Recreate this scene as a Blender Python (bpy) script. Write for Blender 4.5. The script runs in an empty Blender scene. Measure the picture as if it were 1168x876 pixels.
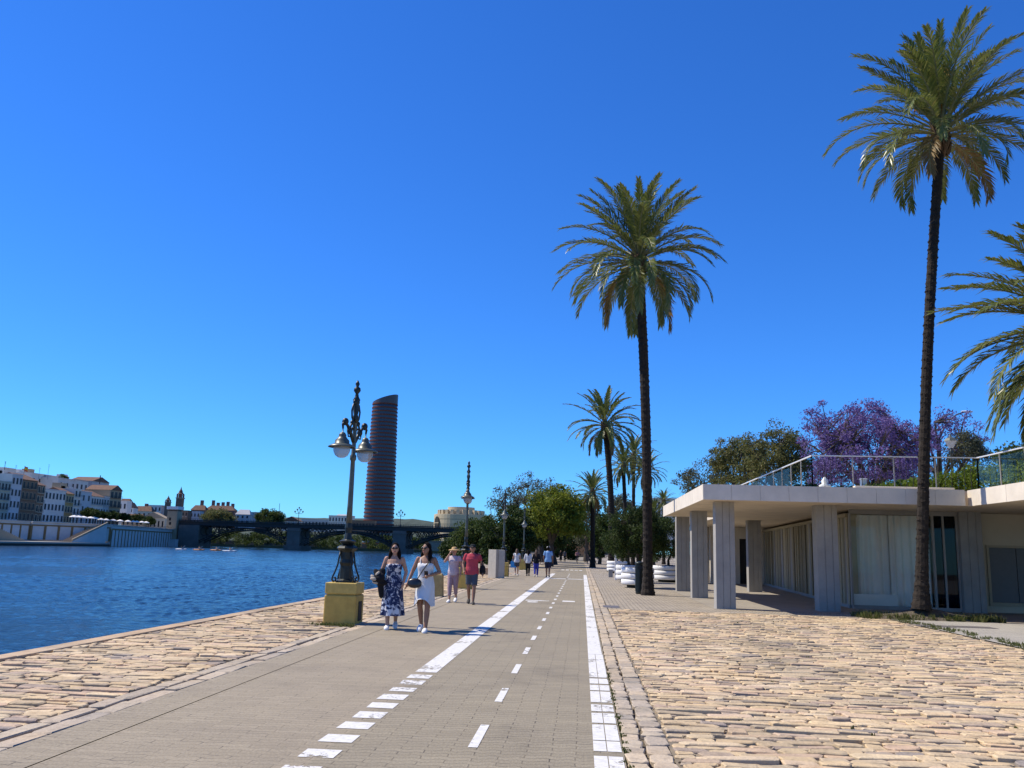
import bpy, bmesh, math, random
from mathutils import Vector, Matrix, noise
R = math.radians
random.seed(7)
scene = bpy.context.scene
COL = scene.collection

# ------------------------------------------------------------------ camera model (real metres, eye 1.6 m)
EYE = Vector((0, 0, 1.6)); FPX = 1000.0
v1 = Vector((664 - 584, -(629 - 438), FPX)); v0 = Vector((0 - 584, -(609.7 - 438), FPX))
n_ = v0.cross(v1)
if n_.y < 0: n_ = -n_
YC = v1.normalized(); ZC = n_.normalized(); XC = YC.cross(ZC)
if XC.x < 0: XC = -XC
def to_world(v): return Vector((v.dot(XC), v.dot(YC), v.dot(ZC)))
def P(px, py, X=None, Y=None, Z=None):
    d = to_world(Vector((px - 584, -(py - 438), FPX)))
    if X is not None: t = (X - EYE.x) / d.x
    elif Y is not None: t = (Y - EYE.y) / d.y
    else: t = (Z - EYE.z) / d.z
    return EYE + d * t
cam = bpy.data.cameras.new('camera'); cam_o = bpy.data.objects.new('camera', cam); COL.objects.link(cam_o)
cr, cu, cf = to_world(Vector((1, 0, 0))), to_world(Vector((0, 1, 0))), to_world(Vector((0, 0, 1)))
M = Matrix(((cr.x, cu.x, -cf.x, 0), (cr.y, cu.y, -cf.y, 0), (cr.z, cu.z, -cf.z, EYE.z), (0, 0, 0, 1)))
cam_o.matrix_world = M
cam.sensor_width = 36; cam.lens = 36 * FPX / 1168; cam.clip_end = 20000; cam.clip_start = .05
scene.camera = cam_o

# ------------------------------------------------------------------ materials
MATS = {}
def new_mat(name):
    m = bpy.data.materials.new(name); m.use_nodes = True
    nt = m.node_tree; nt.nodes.clear()
    out = nt.nodes.new('ShaderNodeOutputMaterial')
    MATS[name] = m
    return m, nt, out
def node(nt, t, **kw):
    n = nt.nodes.new(t)
    for k, v in kw.items():
        if k in n.inputs: n.inputs[k].default_value = v
        else: setattr(n, k, v)
    return n
def ramp(nt, fac, stops):
    r = nt.nodes.new('ShaderNodeValToRGB')
    e = r.color_ramp.elements
    while len(e) < len(stops): e.new(.5)
    for i, (p, c) in enumerate(stops):
        e[i].position = p; e[i].color = (*c, 1)
    nt.links.new(fac, r.inputs['Fac'])
    return r.outputs['Color']
def mixc(nt, fac, a, b, mode='MIX'):
    n = nt.nodes.new('ShaderNodeMix'); n.data_type = 'RGBA'; n.blend_type = mode
    for s, x in ((0, fac), (6, a), (7, b)):
        if hasattr(x, 'is_linked') or hasattr(x, 'links'): nt.links.new(x, n.inputs[s])
        elif s == 0: n.inputs[0].default_value = x
        else: n.inputs[s].default_value = (*x, 1)
    return n.outputs[2]
def mat(name, col, rough=.75, metal=0, var=.18, scale=6.0, bump=.0, bscale=60, spec=.4, fine=.0):
    """painted / mineral surface: base colour broken by two noises, optional bump"""
    m, nt, out = new_mat(name)
    tc = node(nt, 'ShaderNodeTexCoord'); L = nt.links.new
    n1 = node(nt, 'ShaderNodeTexNoise', Scale=scale, Detail=6.0, Roughness=.65); L(tc.outputs['Object'], n1.inputs['Vector'])
    d = tuple(max(0, c * (1 - var)) for c in col); l = tuple(min(1, c * (1 + var)) for c in col)
    c = ramp(nt, n1.outputs['Fac'], [(.3, d), (.7, l)])
    b = node(nt, 'ShaderNodeBsdfPrincipled', Roughness=rough, Metallic=metal)
    b.inputs['Specular IOR Level'].default_value = spec
    L(c, b.inputs['Base Color'])
    if bump:
        n2 = node(nt, 'ShaderNodeTexNoise', Scale=bscale, Detail=4.0); L(tc.outputs['Object'], n2.inputs['Vector'])
        bp = node(nt, 'ShaderNodeBump', Strength=bump, Distance=.02); L(n2.outputs['Fac'], bp.inputs['Height']); L(bp.outputs['Normal'], b.inputs['Normal'])
    L(b.outputs['BSDF'], out.inputs['Surface'])
    return m
def leafmat(name, cols, rough=.6, trans=.38, spec=.18):
    m, nt, out = new_mat(name); L = nt.links.new
    g = node(nt, 'ShaderNodeNewGeometry')
    n = len(cols)
    c = ramp(nt, g.outputs['Random Per Island'], [(i / (n - 1), k) for i, k in enumerate(cols)])
    b = node(nt, 'ShaderNodeBsdfPrincipled', Roughness=rough); b.inputs['Specular IOR Level'].default_value = spec
    L(c, b.inputs['Base Color'])
    t = node(nt, 'ShaderNodeBsdfTranslucent'); L(c, t.inputs['Color'])
    mx = node(nt, 'ShaderNodeMixShader'); mx.inputs[0].default_value = trans
    L(b.outputs[0], mx.inputs[1]); L(t.outputs[0], mx.inputs[2]); L(mx.outputs[0], out.inputs['Surface'])
    return m
def stonemat(name, cols, nscale=9, bump=.5, rough=.85):
    m, nt, out = new_mat(name); L = nt.links.new
    g = node(nt, 'ShaderNodeNewGeometry'); tc = node(nt, 'ShaderNodeTexCoord')
    n = len(cols)
    c = ramp(nt, g.outputs['Random Per Island'], [(i / (n - 1), k) for i, k in enumerate(cols)])
    n1 = node(nt, 'ShaderNodeTexNoise', Scale=nscale, Detail=8.0, Roughness=.7); L(tc.outputs['Object'], n1.inputs['Vector'])
    k = ramp(nt, n1.outputs['Fac'], [(.25, (.62, .6, .58)), (.5, (1, 1, 1)), (.75, (1.18, 1.14, 1.05))])
    c2 = mixc(nt, 1.0, c, k, 'MULTIPLY')
    n3 = node(nt, 'ShaderNodeTexNoise', Scale=.45, Detail=3.0); L(tc.outputs['Object'], n3.inputs['Vector'])
    k3 = ramp(nt, n3.outputs['Fac'], [(.3, (.68, .69, .70)), (.5, (.98, .97, .96)), (.72, (1.1, 1.06, 1.0))])
    c2 = mixc(nt, 1.0, c2, k3, 'MULTIPLY')
    n4 = node(nt, 'ShaderNodeTexNoise', Scale=1.1, Detail=4.0); L(tc.outputs['Object'], n4.inputs['Vector'])
    c2 = mixc(nt, 1.0, c2, ramp(nt, n4.outputs['Fac'], [(.35, (.98, .98, 1.0)), (.62, (1.03, .985, .91))]), 'MULTIPLY')
    b = node(nt, 'ShaderNodeBsdfPrincipled', Roughness=rough); b.inputs['Specular IOR Level'].default_value = .3
    L(c2, b.inputs['Base Color'])
    n2 = node(nt, 'ShaderNodeTexNoise', Scale=28, Detail=6.0); L(tc.outputs['Object'], n2.inputs['Vector'])
    bp = node(nt, 'ShaderNodeBump', Strength=bump, Distance=.02); L(n2.outputs['Fac'], bp.inputs['Height']); L(bp.outputs['Normal'], b.inputs['Normal'])
    L(b.outputs[0], out.inputs['Surface'])
    return m
def brickmat(name, c1, c2, cm, bw, bh, mortar=.006, rot=0, bump=.6, spots=.35, offset=.5, zig=0):
    """small block paving with worn, stained blocks"""
    m, nt, out = new_mat(name); L = nt.links.new
    tc = node(nt, 'ShaderNodeTexCoord'); mp = node(nt, 'ShaderNodeMapping'); mp.inputs['Rotation'].default_value = (0, 0, rot)
    L(tc.outputs['Object'], mp.inputs['Vector'])
    wob = node(nt, 'ShaderNodeTexNoise', Scale=1.3, Detail=2.0); L(tc.outputs['Object'], wob.inputs['Vector'])
    vm = node(nt, 'ShaderNodeVectorMath', operation='SCALE'); L(wob.outputs['Color'], vm.inputs[0]); vm.inputs['Scale'].default_value = .05
    va = node(nt, 'ShaderNodeVectorMath', operation='ADD'); L(mp.outputs[0], va.inputs[0]); L(vm.outputs[0], va.inputs[1])
    vec = va.outputs[0]
    if zig:      # interlocking blocks: wavy courses
        sx = node(nt, 'ShaderNodeSeparateXYZ'); L(vec, sx.inputs[0])
        m1 = node(nt, 'ShaderNodeMath', operation='MULTIPLY'); L(sx.outputs[0], m1.inputs[0]); m1.inputs[1].default_value = 2 * math.pi / .2
        m2 = node(nt, 'ShaderNodeMath', operation='SINE'); L(m1.outputs[0], m2.inputs[0])
        m3 = node(nt, 'ShaderNodeMath', operation='MULTIPLY_ADD'); L(m2.outputs[0], m3.inputs[0]); m3.inputs[1].default_value = zig; L(sx.outputs[1], m3.inputs[2])
        cx_ = node(nt, 'ShaderNodeCombineXYZ'); L(sx.outputs[0], cx_.inputs[0]); L(m3.outputs[0], cx_.inputs[1]); vec = cx_.outputs[0]
    br = node(nt, 'ShaderNodeTexBrick'); L(vec, br.inputs['Vector'])
    br.offset = offset
    br.inputs['Scale'].default_value = 1; br.inputs['Brick Width'].default_value = bw; br.inputs['Row Height'].default_value = bh
    br.inputs['Mortar Size'].default_value = mortar; br.inputs['Mortar Smooth'].default_value = .3
    br.inputs['Color1'].default_value = (*c1, 1); br.inputs['Color2'].default_value = (*c2, 1); br.inputs['Mortar'].default_value = (*cm, 1)
    n1 = node(nt, 'ShaderNodeTexNoise', Scale=.7, Detail=8.0, Roughness=.7); L(tc.outputs['Object'], n1.inputs['Vector'])
    k = ramp(nt, n1.outputs['Fac'], [(.26, (1 - spots, 1 - spots, 1 - spots * .95)), (.46, (.97, .97, .97)), (.58, (1.02, 1.02, 1.01)), (.78, (1.14, 1.13, 1.10))])
    n2 = node(nt, 'ShaderNodeTexNoise', Scale=45, Detail=4.0); L(tc.outputs['Object'], n2.inputs['Vector'])
    k2 = ramp(nt, n2.outputs['Fac'], [(.3, (.82, .82, .82)), (.7, (1.12, 1.12, 1.12))])
    c = mixc(nt, 1.0, mixc(nt, 1.0, br.outputs['Color'], k, 'MULTIPLY'), k2, 'MULTIPLY')
    nj = node(nt, 'ShaderNodeTexNoise', Scale=3.1, Detail=3.0, Roughness=.7); L(mp.outputs[0], nj.inputs['Vector'])
    mj = node(nt, 'ShaderNodeMapRange'); L(nj.outputs['Fac'], mj.inputs['Value']); mj.inputs['From Min'].default_value = .54; mj.inputs['From Max'].default_value = .68
    mm = node(nt, 'ShaderNodeMath', operation='MULTIPLY'); L(mj.outputs[0], mm.inputs[0]); L(br.outputs['Fac'], mm.inputs[1])
    c = mixc(nt, mm.outputs[0], c, (.055, .047, .038))
    b = node(nt, 'ShaderNodeBsdfPrincipled', Roughness=.85); b.inputs['Specular IOR Level'].default_value = .3
    L(c, b.inputs['Base Color'])
    ma = node(nt, 'ShaderNodeMath', operation='SUBTRACT'); L(n2.outputs['Fac'], ma.inputs[0]); L(br.outputs['Fac'], ma.inputs[1])
    bp = node(nt, 'ShaderNodeBump', Strength=bump, Distance=.012); L(ma.outputs[0], bp.inputs['Height']); L(bp.outputs['Normal'], b.inputs['Normal'])
    L(b.outputs[0], out.inputs['Surface'])
    return m
def glassmat(name, tint=(.8, .9, .88), refl=.12, fk=1.0):
    m, nt, out = new_mat(name); L = nt.links.new
    fr = node(nt, 'ShaderNodeLayerWeight'); fr.inputs['Blend'].default_value = refl + .1
    t = node(nt, 'ShaderNodeBsdfTransparent'); t.inputs['Color'].default_value = (*tint, 1)
    g = node(nt, 'ShaderNodeBsdfGlossy'); g.inputs['Roughness'].default_value = .02
    mx = node(nt, 'ShaderNodeMixShader')
    ma = node(nt, 'ShaderNodeMath', operation='MULTIPLY_ADD'); ma.use_clamp = True
    L(fr.outputs['Fresnel'], ma.inputs[0]); ma.inputs[1].default_value = fk; ma.inputs[2].default_value = refl * .5
    L(ma.outputs[0], mx.inputs[0]); L(t.outputs[0], mx.inputs[1]); L(g.outputs[0], mx.inputs[2]); L(mx.outputs[0], out.inputs['Surface'])
    return m

# ------------------------------------------------------------------ mesh builder
class MB:
    def __init__(s): s.v = []; s.f = []; s.m = []
    def add(s, vs, fs, mi=0):
        o = len(s.v); s.v += [tuple(v) for v in vs]
        s.f += [tuple(i + o for i in f) for f in fs]; s.m += [mi] * len(fs)
    def box(s, x0, x1, y0, y1, z0, z1, mi=0):
        s.add([(x0, y0, z0), (x1, y0, z0), (x1, y1, z0), (x0, y1, z0), (x0, y0, z1), (x1, y0, z1), (x1, y1, z1), (x0, y1, z1)],
              [(0, 3, 2, 1), (4, 5, 6, 7), (0, 1, 5, 4), (1, 2, 6, 5), (2, 3, 7, 6), (3, 0, 4, 7)], mi)
    def obox(s, c, size, rz=0, mi=0, rx=0, ry=0):
        m = Matrix.Translation(Vector(c)) @ Matrix.Rotation(rz, 4, 'Z') @ Matrix.Rotation(ry, 4, 'Y') @ Matrix.Rotation(rx, 4, 'X')
        h = Vector(size) / 2
        vs = [m @ Vector((sx * h.x, sy * h.y, sz * h.z)) for sz in (-1, 1) for sx, sy in ((-1, -1), (1, -1), (1, 1), (-1, 1))]
        s.add(vs, [(0, 3, 2, 1), (4, 5, 6, 7), (0, 1, 5, 4), (1, 2, 6, 5), (2, 3, 7, 6), (3, 0, 4, 7)], mi)
    def prism(s, pts, z0, z1, mi=0):
        n = len(pts)
        s.add([(x, y, z0) for x, y in pts] + [(x, y, z1) for x, y in pts],
              [tuple(range(n))[::-1], tuple(range(n, 2 * n))] + [(i, (i + 1) % n, n + (i + 1) % n, n + i) for i in range(n)], mi)
    def sheet(s, pts, z, mi=0): s.add([(x, y, z) for x, y in pts], [tuple(range(len(pts)))], mi)
    def ring_loft(s, rings, mi=0, cap0=True, cap1=True, closed=True):
        n = len(rings[0]); o = len(s.v); vs = [p for r in rings for p in r]; fs = []
        for i in range(len(rings) - 1):
            for j in range(n if closed else n - 1):
                k = (j + 1) % n
                fs.append((i * n + j, i * n + k, (i + 1) * n + k, (i + 1) * n + j))
        if cap0: fs.append(tuple(range(n))[::-1])
        if cap1: fs.append(tuple((len(rings) - 1) * n + j for j in range(n)))
        s.add(vs, fs, mi)
    def tube(s, pts, radii, n=8, mi=0, cap=True, squash=1):
        pts = [Vector(p) for p in pts]
        if not hasattr(radii, '__len__'): radii = [radii] * len(pts)
        t = (pts[1] - pts[0]).normalized()
        u = t.cross(Vector((0, 0, 1)))
        if u.length < 1e-3: u = t.cross(Vector((1, 0, 0)))
        u.normalize(); rings = []
        for i, p in enumerate(pts):
            if i == 0: t = pts[1] - pts[0]
            elif i == len(pts) - 1: t = pts[-1] - pts[-2]
            else: t = pts[i + 1] - pts[i - 1]
            t.normalize(); u = (u - t * u.dot(t)).normalized(); w = t.cross(u)
            rings.append([p + (u * math.cos(a) + w * math.sin(a) * squash) * radii[i] for a in (2 * math.pi * k / n for k in range(n))])
        s.ring_loft(rings, mi, cap, cap)
    def lathe(s, prof, c=(0, 0, 0), n=16, mi=0, sx=1, sy=1, cap=True):
        rings = [[(c[0] + r * sx * math.cos(2 * math.pi * k / n), c[1] + r * sy * math.sin(2 * math.pi * k / n), c[2] + z) for k in range(n)] for r, z in prof]
        s.ring_loft(rings, mi, cap, cap)
    def ell(s, c, r, n=12, m=8, mi=0, rot=None):
        c = Vector(c); rings = []
        for i in range(1, m):
            a = math.pi * i / m - math.pi / 2
            ring = []
            for k in range(n):
                b = 2 * math.pi * k / n
                q = Vector((r[0] * math.cos(a) * math.cos(b), r[1] * math.cos(a) * math.sin(b), r[2] * math.sin(a)))
                if rot: q = rot @ q
                ring.append(c + q)
            rings.append(ring)
        o = len(s.v)
        s.ring_loft(rings, mi, False, False)
        b, t = Vector((0, 0, -r[2])), Vector((0, 0, r[2]))
        if rot: b, t = rot @ b, rot @ t
        s.v += [tuple(c + b), tuple(c + t)]; ib = len(s.v) - 2; k0 = o + (m - 2) * n
        for k in range(n):
            s.f.append((ib, o + (k + 1) % n, o + k)); s.f.append((ib + 1, k0 + k, k0 + (k + 1) % n)); s.m += [mi, mi]
    def torus(s, c, R_, r, axis='Y', n=24, k=8, mi=0):
        rings = []
        for i in range(n + 1):
            a = 2 * math.pi * i / n; ring = []
            for j in range(k):
                b = 2 * math.pi * j / k
                x, z, y = (R_ + r * math.cos(b)) * math.cos(a), (R_ + r * math.cos(b)) * math.sin(a), r * math.sin(b)
                q = {'Y': (x, y, z), 'Z': (x, z, y), 'X': (y, x, z)}[axis]
                ring.append((c[0] + q[0], c[1] + q[1], c[2] + q[2]))
            rings.append(ring)
        s.ring_loft(rings, mi, False, False)
    def build(s, name, mats, parent=None, loc=None, smooth=False, bevel=0, local=False, fix=False):
        """link as ONE mesh object; vertices are world coordinates unless local"""
        me = bpy.data.meshes.new(name)
        if local: org = Vector((0, 0, 0))
        else:
            org = Vector(loc) if loc is not None else Vector((0, 0, 0))
            p = parent
            while p is not None: org += p.location; p = p.parent
        me.from_pydata([(x - org.x, y - org.y, z - org.z) for x, y, z in s.v], [], s.f)
        for m in (mats if isinstance(mats, (list, tuple)) else [mats]): me.materials.append(m)
        me.polygons.foreach_set('material_index', s.m)
        if smooth: me.polygons.foreach_set('use_smooth', [True] * len(s.f))
        me.update()
        if fix:
            bm = bmesh.new(); bm.from_mesh(me); bmesh.ops.recalc_face_normals(bm, faces=bm.faces); bm.to_mesh(me); bm.free()
        o = bpy.data.objects.new(name, me); COL.objects.link(o)
        if parent is not None: o.parent = parent
        if loc is not None: o.location = loc
        if bevel:
            b = o.modifiers.new('bevel', 'BEVEL'); b.width = bevel; b.segments = 2; b.limit_method = 'ANGLE'; b.angle_limit = R(40)
        return o
def thing(name, label, cat, loc=(0, 0, 0), rz=0, group=None):
    o = bpy.data.objects.new(name, None); COL.objects.link(o); o.location = loc; o.rotation_euler = (0, 0, rz)
    o.empty_display_size = .2
    return tag(o, label, cat, group)
def tag(o, label=None, cat=None, group=None, kind=None):
    if label: o['label'] = label
    if cat: o['category'] = cat
    if group: o['group'] = group
    if kind: o['kind'] = kind
    return o
def structure(o): o['kind'] = 'structure'; return o
def copy_tree(o, parent=None):
    c = o.copy(); COL.objects.link(c)
    if parent is not None: c.parent = parent
    for ch in list(o.children): copy_tree(ch, c)
    return c
def rnd(a, b): return random.uniform(a, b)
# ================================================================== LIGHT, SKY
SUN_EL, SUN_AZ = R(52), R(10)             # sun from the left, a little beyond the camera's plane
sd = Vector((-math.cos(SUN_AZ) * math.cos(SUN_EL), math.sin(SUN_AZ) * math.cos(SUN_EL), math.sin(SUN_EL)))
w = bpy.data.worlds.new('World'); scene.world = w; w.use_nodes = True
nt = w.node_tree; nt.nodes.clear()
sky = nt.nodes.new('ShaderNodeTexSky'); sky.sky_type = 'NISHITA'; sky.sun_disc = False
sky.sun_elevation = SUN_EL; sky.sun_rotation = math.atan2(sd.x, sd.y)
sky.air_density = 1.0; sky.dust_density = .0; sky.ozone_density = 3.0; sky.altitude = 300
hs = nt.nodes.new('ShaderNodeHueSaturation'); hs.inputs['Saturation'].default_value = 1.1; hs.inputs['Hue'].default_value = .502
bg = nt.nodes.new('ShaderNodeBackground'); bg.inputs['Strength'].default_value = .096
wo = nt.nodes.new('ShaderNodeOutputWorld')
tint = nt.nodes.new('ShaderNodeMix'); tint.data_type = 'RGBA'; tint.blend_type = 'MULTIPLY'; tint.inputs[0].default_value = 1; tint.inputs[7].default_value = (.335, .855, 1.58, 1)
nt.links.new(sky.outputs[0], hs.inputs['Color']); nt.links.new(hs.outputs[0], tint.inputs[6]); nt.links.new(tint.outputs[2], bg.inputs['Color']); nt.links.new(bg.outputs[0], wo.inputs[0])
sl = bpy.data.lights.new('sun', 'SUN'); sl.energy = 5.0; sl.angle = R(.5); sl.color = (1, .91, .77)
so = bpy.data.objects.new('sun', sl); COL.objects.link(so); so.rotation_euler = (-sd).to_track_quat('-Z', 'Y').to_euler(); so.location = (-30, 10, 60)
scene.view_settings.view_transform = 'Standard'; scene.view_settings.look = 'None'; scene.view_settings.gamma = 1
scene.view_settings.exposure = .3
scene.cycles.max_bounces = 6; scene.cycles.transparent_max_bounces = 12; scene.cycles.use_denoising = True
scene.cycles.sample_clamp_indirect = 8

# ================================================================== GROUND, RIVER, PAVING
XQ = -7.75; WATER = -1.65; LB = 6.45
m_dirt = mat('joint_soil', (.11, .09, .065), rough=1, var=.4, scale=4, bump=.5)
m_land = mat('far_land', (.16, .17, .09), rough=1, var=.4, scale=.05)
m_cob = stonemat('cobble_stone', [(.49, .38, .235), (.58, .455, .285), (.52, .41, .258), (.62, .50, .318), (.42, .34, .23), (.55, .435, .272), (.57, .42, .28), (.33, .28, .225), (.60, .48, .305), (.48, .385, .25), (.64, .525, .35), (.50, .375, .27), (.27, .24, .21)])
m_kerb = stonemat('kerb_stone', [(.40, .345, .26), (.47, .405, .305), (.43, .36, .27), (.50, .43, .33), (.36, .31, .245), (.33, .30, .25)])
m_cope = stonemat('coping_stone', [(.44, .33, .215), (.48, .37, .245), (.40, .31, .21)], nscale=4)
m_path = brickmat('path_block', (.280, .236, .165), (.315, .266, .188), (.215, .18, .125), .40, .10, .005, spots=.22, bump=.35, zig=.014)
m_lane = brickmat('lane_block', (.254, .218, .152), (.288, .248, .174), (.185, .156, .108), .40, .10, .006, spots=.27, bump=.5, zig=.017)
m_sett = brickmat('plaza_sett', (.33, .285, .22), (.44, .38, .29), (.13, .11, .085), .26, .16, .02, spots=.4, bump=.7)
m_grey = brickmat('grey_paving', (.34, .32, .285), (.38, .36, .32), (.2, .19, .17), .3, .15, .008, spots=.25, bump=.4)
m_white = mat('road_paint', (.78, .77, .73), rough=.7, var=.06, scale=25, bump=.2)

# worn white paint: transparent chips show the blocks below
def paintmat():
    m, nt, out = new_mat('worn_paint'); L = nt.links.new
    tc = node(nt, 'ShaderNodeTexCoord'); n1 = node(nt, 'ShaderNodeTexNoise', Scale=14, Detail=8.0, Roughness=.75); L(tc.outputs['Object'], n1.inputs['Vector'])
    n2 = node(nt, 'ShaderNodeTexNoise', Scale=1.2, Detail=3.0); L(tc.outputs['Object'], n2.inputs['Vector'])
    ad = node(nt, 'ShaderNodeMath', operation='ADD'); L(n1.outputs['Fac'], ad.inputs[0]); L(n2.outputs['Fac'], ad.inputs[1])
    r = ramp(nt, ad.outputs[0], [(.0, (0, 0, 0)), (.80, (0, 0, 0)), (.86, (1, 1, 1))])
    ad.use_clamp = False
    mr = node(nt, 'ShaderNodeMapRange'); L(ad.outputs[0], mr.inputs['Value']); mr.inputs['From Min'].default_value = .80; mr.inputs['From Max'].default_value = .90
    b = node(nt, 'ShaderNodeBsdfPrincipled', Roughness=.7)
    c = ramp(nt, n1.outputs['Fac'], [(.3, (.50, .485, .44)), (.6, (.70, .685, .64))]); L(c, b.inputs['Base Color'])
    t = node(nt, 'ShaderNodeBsdfTransparent'); mx = node(nt, 'ShaderNodeMixShader')
    L(mr.outputs[0], mx.inputs[0]); L(t.outputs[0], mx.inputs[1]); L(b.outputs[0], mx.inputs[2]); L(mx.outputs[0], out.inputs['Surface'])
    return m
m_paint = paintmat()

# right bank (widens beyond the boulevard trees), left bank and the bend of the river
g = MB()
BANK = [(-7.7, -60), (-7.7, 58), (-10.5, 72), (-16, 110), (-28, 200), (-46, 430), (-60, 540)]
g.sheet([(3000, -60)] + [(3000, 540)] + BANK[::-1], -.05)
structure(g.build('ground', m_dirt))
b = MB()
for (xa, ya), (xb, yb) in zip(BANK, BANK[1:]):
    b.add([(xa, ya, -3), (xb, yb, -3), (xb, yb, -.02), (xa, ya, -.02)], [(0, 1, 2, 3)])
structure(b.build('quay_face', m_cope))
b = MB()
b.sheet([(-3000, 540), (3000, 540), (3000, 3500), (-3000, 3500)], -.2)
b.add([(-3000, 540, -3), (3000, 540, -3), (3000, 540, -.2), (-3000, 540, -.2)], [(0, 1, 2, 3)])
structure(b.build('far_ground', m_land))

# river
m, nt, out = new_mat('river_water'); L = nt.links.new
tc = node(nt, 'ShaderNodeTexCoord'); mp = node(nt, 'ShaderNodeMapping'); mp.inputs['Scale'].default_value = (.34, .8, 1); mp.inputs['Rotation'].default_value = (0, 0, R(-14))
L(tc.outputs['Object'], mp.inputs['Vector'])
n1 = node(nt, 'ShaderNodeTexNoise', Scale=1.1, Detail=6.0, Roughness=.62); L(mp.outputs[0], n1.inputs['Vector'])
n2 = node(nt, 'ShaderNodeTexNoise', Scale=.16, Detail=4.0, Roughness=.55); L(mp.outputs[0], n2.inputs['Vector'])
mu = node(nt, 'ShaderNodeMath', operation='MULTIPLY_ADD'); L(n2.outputs['Fac'], mu.inputs[0]); mu.inputs[1].default_value = 1.6; L(n1.outputs['Fac'], mu.inputs[2])
bp = node(nt, 'ShaderNodeBump', Strength=1.0, Distance=.25); L(mu.outputs[0], bp.inputs['Height'])
n3 = node(nt, 'ShaderNodeTexNoise', Scale=.012, Detail=3.0); L(mp.outputs[0], n3.inputs['Vector'])
c = ramp(nt, n3.outputs['Fac'], [(.35, (.006, .019, .033)), (.65, (.010, .029, .046))])
pb = node(nt, 'ShaderNodeBsdfPrincipled', Roughness=.14); pb.inputs['Specular IOR Level'].default_value = .25; L(c, pb.inputs['Base Color']); pb.inputs['IOR'].default_value = 1.33
L(bp.outputs['Normal'], pb.inputs['Normal']); L(pb.outputs[0], out.inputs['Surface'])
# wind ripples are real relief: a fan of rings about the promenade, wide flat water beyond
random.seed(77); waves = []
for i in range(34):
    lam = 10 ** rnd(-.68, .12); th = R(205) + rnd(-.75, .75); k = 2 * math.pi / lam
    waves.append((k * math.cos(th), k * math.sin(th), rnd(0, 6.28), .024 * lam ** 1.0))
def wave_z(x, y):
    g_ = .55 + .9 * noise.noise(Vector((x * .035, y * .05, 3.3)))
    return WATER + max(.25, g_) * sum(a * math.sin(kx * x + ky * y + ph) for kx, ky, ph, a in waves) * .55
rings = []; r = 5.0; NA = 360
while r < 420:
    rings.append([(r * math.sin(a), r * math.cos(a), wave_z(r * math.sin(a), r * math.cos(a)) if r < 400 else WATER - .05) for a in [R(-78) + R(80) * k / NA for k in range(NA + 1)]])
    r *= 1.0065
b = MB(); b.ring_loft(rings, 0, False, False, closed=False)
b.sheet([(-900, -200), (60, -200), (60, 560), (-900, 560)], WATER - .22)
structure(b.build('river', MATS['river_water'], smooth=True))

# promenade path and cycle lane
b = MB(); b.sheet([(-3.86, -20), (-2.0, -20), (-2.0, 330), (-3.86, 330)], 0); structure(b.build('footpath', m_path))
b = MB(); b.sheet([(-4.32, -20), (-3.866, -20), (-3.866, 330), (-4.32, 330)], .004); structure(b.build('path_border', m_path))
b = MB(); b.sheet([(-2.0, -20), (.36, -20), (.36, 330), (-2.0, 330)], 0); structure(b.build('cycle_lane', m_lane))
# plaza beyond the cobbles, grey apron in front of the pavilion
b = MB(); b.sheet([(.77, 26.0), (70, 26.0), (70, 330), (.77, 330)], 0); structure(b.build('plaza_paving', m_sett))
b = MB(); b.sheet([(8.55, -20), (60, -20), (60, 26.0), (8.55, 26.0)], .0); structure(b.build('apron_paving', m_grey))
b = MB(); b.sheet([(-7.3, 62), (-4.75, 62), (-4.75, 330), (-7.3, 330)], -.01)
b.sheet([(-15.5, 112), (-7.3, 66), (-7.3, 330), (-27, 200)], -.015); structure(b.build('bank_path', m_sett))

def stone(mb, cx, cy, lx, ly, h, base=-.045, rz=0, tk=1.0):
    """one flat worn sett: chamfered outline, sloped shoulders, tilted top"""
    ch = min(lx, ly) * rnd(.05, .3); a, c_ = lx / 2, ly / 2
    o = [(-a + ch, -c_), (a - ch, -c_), (a, -c_ + ch), (a, c_ - ch), (a - ch, c_), (-a + ch, c_), (-a, c_ - ch), (-a, -c_ + ch)]
    tx, ty = rnd(-.035, .035) * tk, rnd(-.07, .07) * tk; s = 1 - min(.011 / min(lx, ly) * 1.4, .3)
    cs, sn = math.cos(rz), math.sin(rz)
    jit = [(x + rnd(-.018, .018), y + rnd(-.013, .013)) for x, y in o]
    vb = [(cx + x * cs - y * sn, cy + x * sn + y * cs, base) for x, y in jit]
    vm = [(cx + x * cs - y * sn, cy + x * sn + y * cs, h - .007 + tx * x + ty * y) for x, y in jit]
    vt = [(cx + (x * cs - y * sn) * s, cy + (x * sn + y * cs) * s, h + tx * x + ty * y + rnd(-.003, .003)) for x, y in jit]
    n = 8
    fs = [tuple(range(16, 24))] + [(i, (i + 1) % n, n + (i + 1) % n, n + i) for i in range(n)] + [(n + i, n + (i + 1) % n, 2 * n + (i + 1) % n, 2 * n + i) for i in range(n)]
    mb.add(vb + vm + vt, fs)
b = MB(); b.sheet([(.76, 0), (8.56, 0), (8.56, 26.0), (.76, 26.0)], -.021); b.sheet([(-7.3, 0), (-4.74, 0), (-4.74, 62.5), (-7.3, 62.5)], -.021)
structure(b.build('joint_sand', mat('joint_sand', (.20, .165, .115), rough=1, var=.45, scale=3)))
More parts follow.
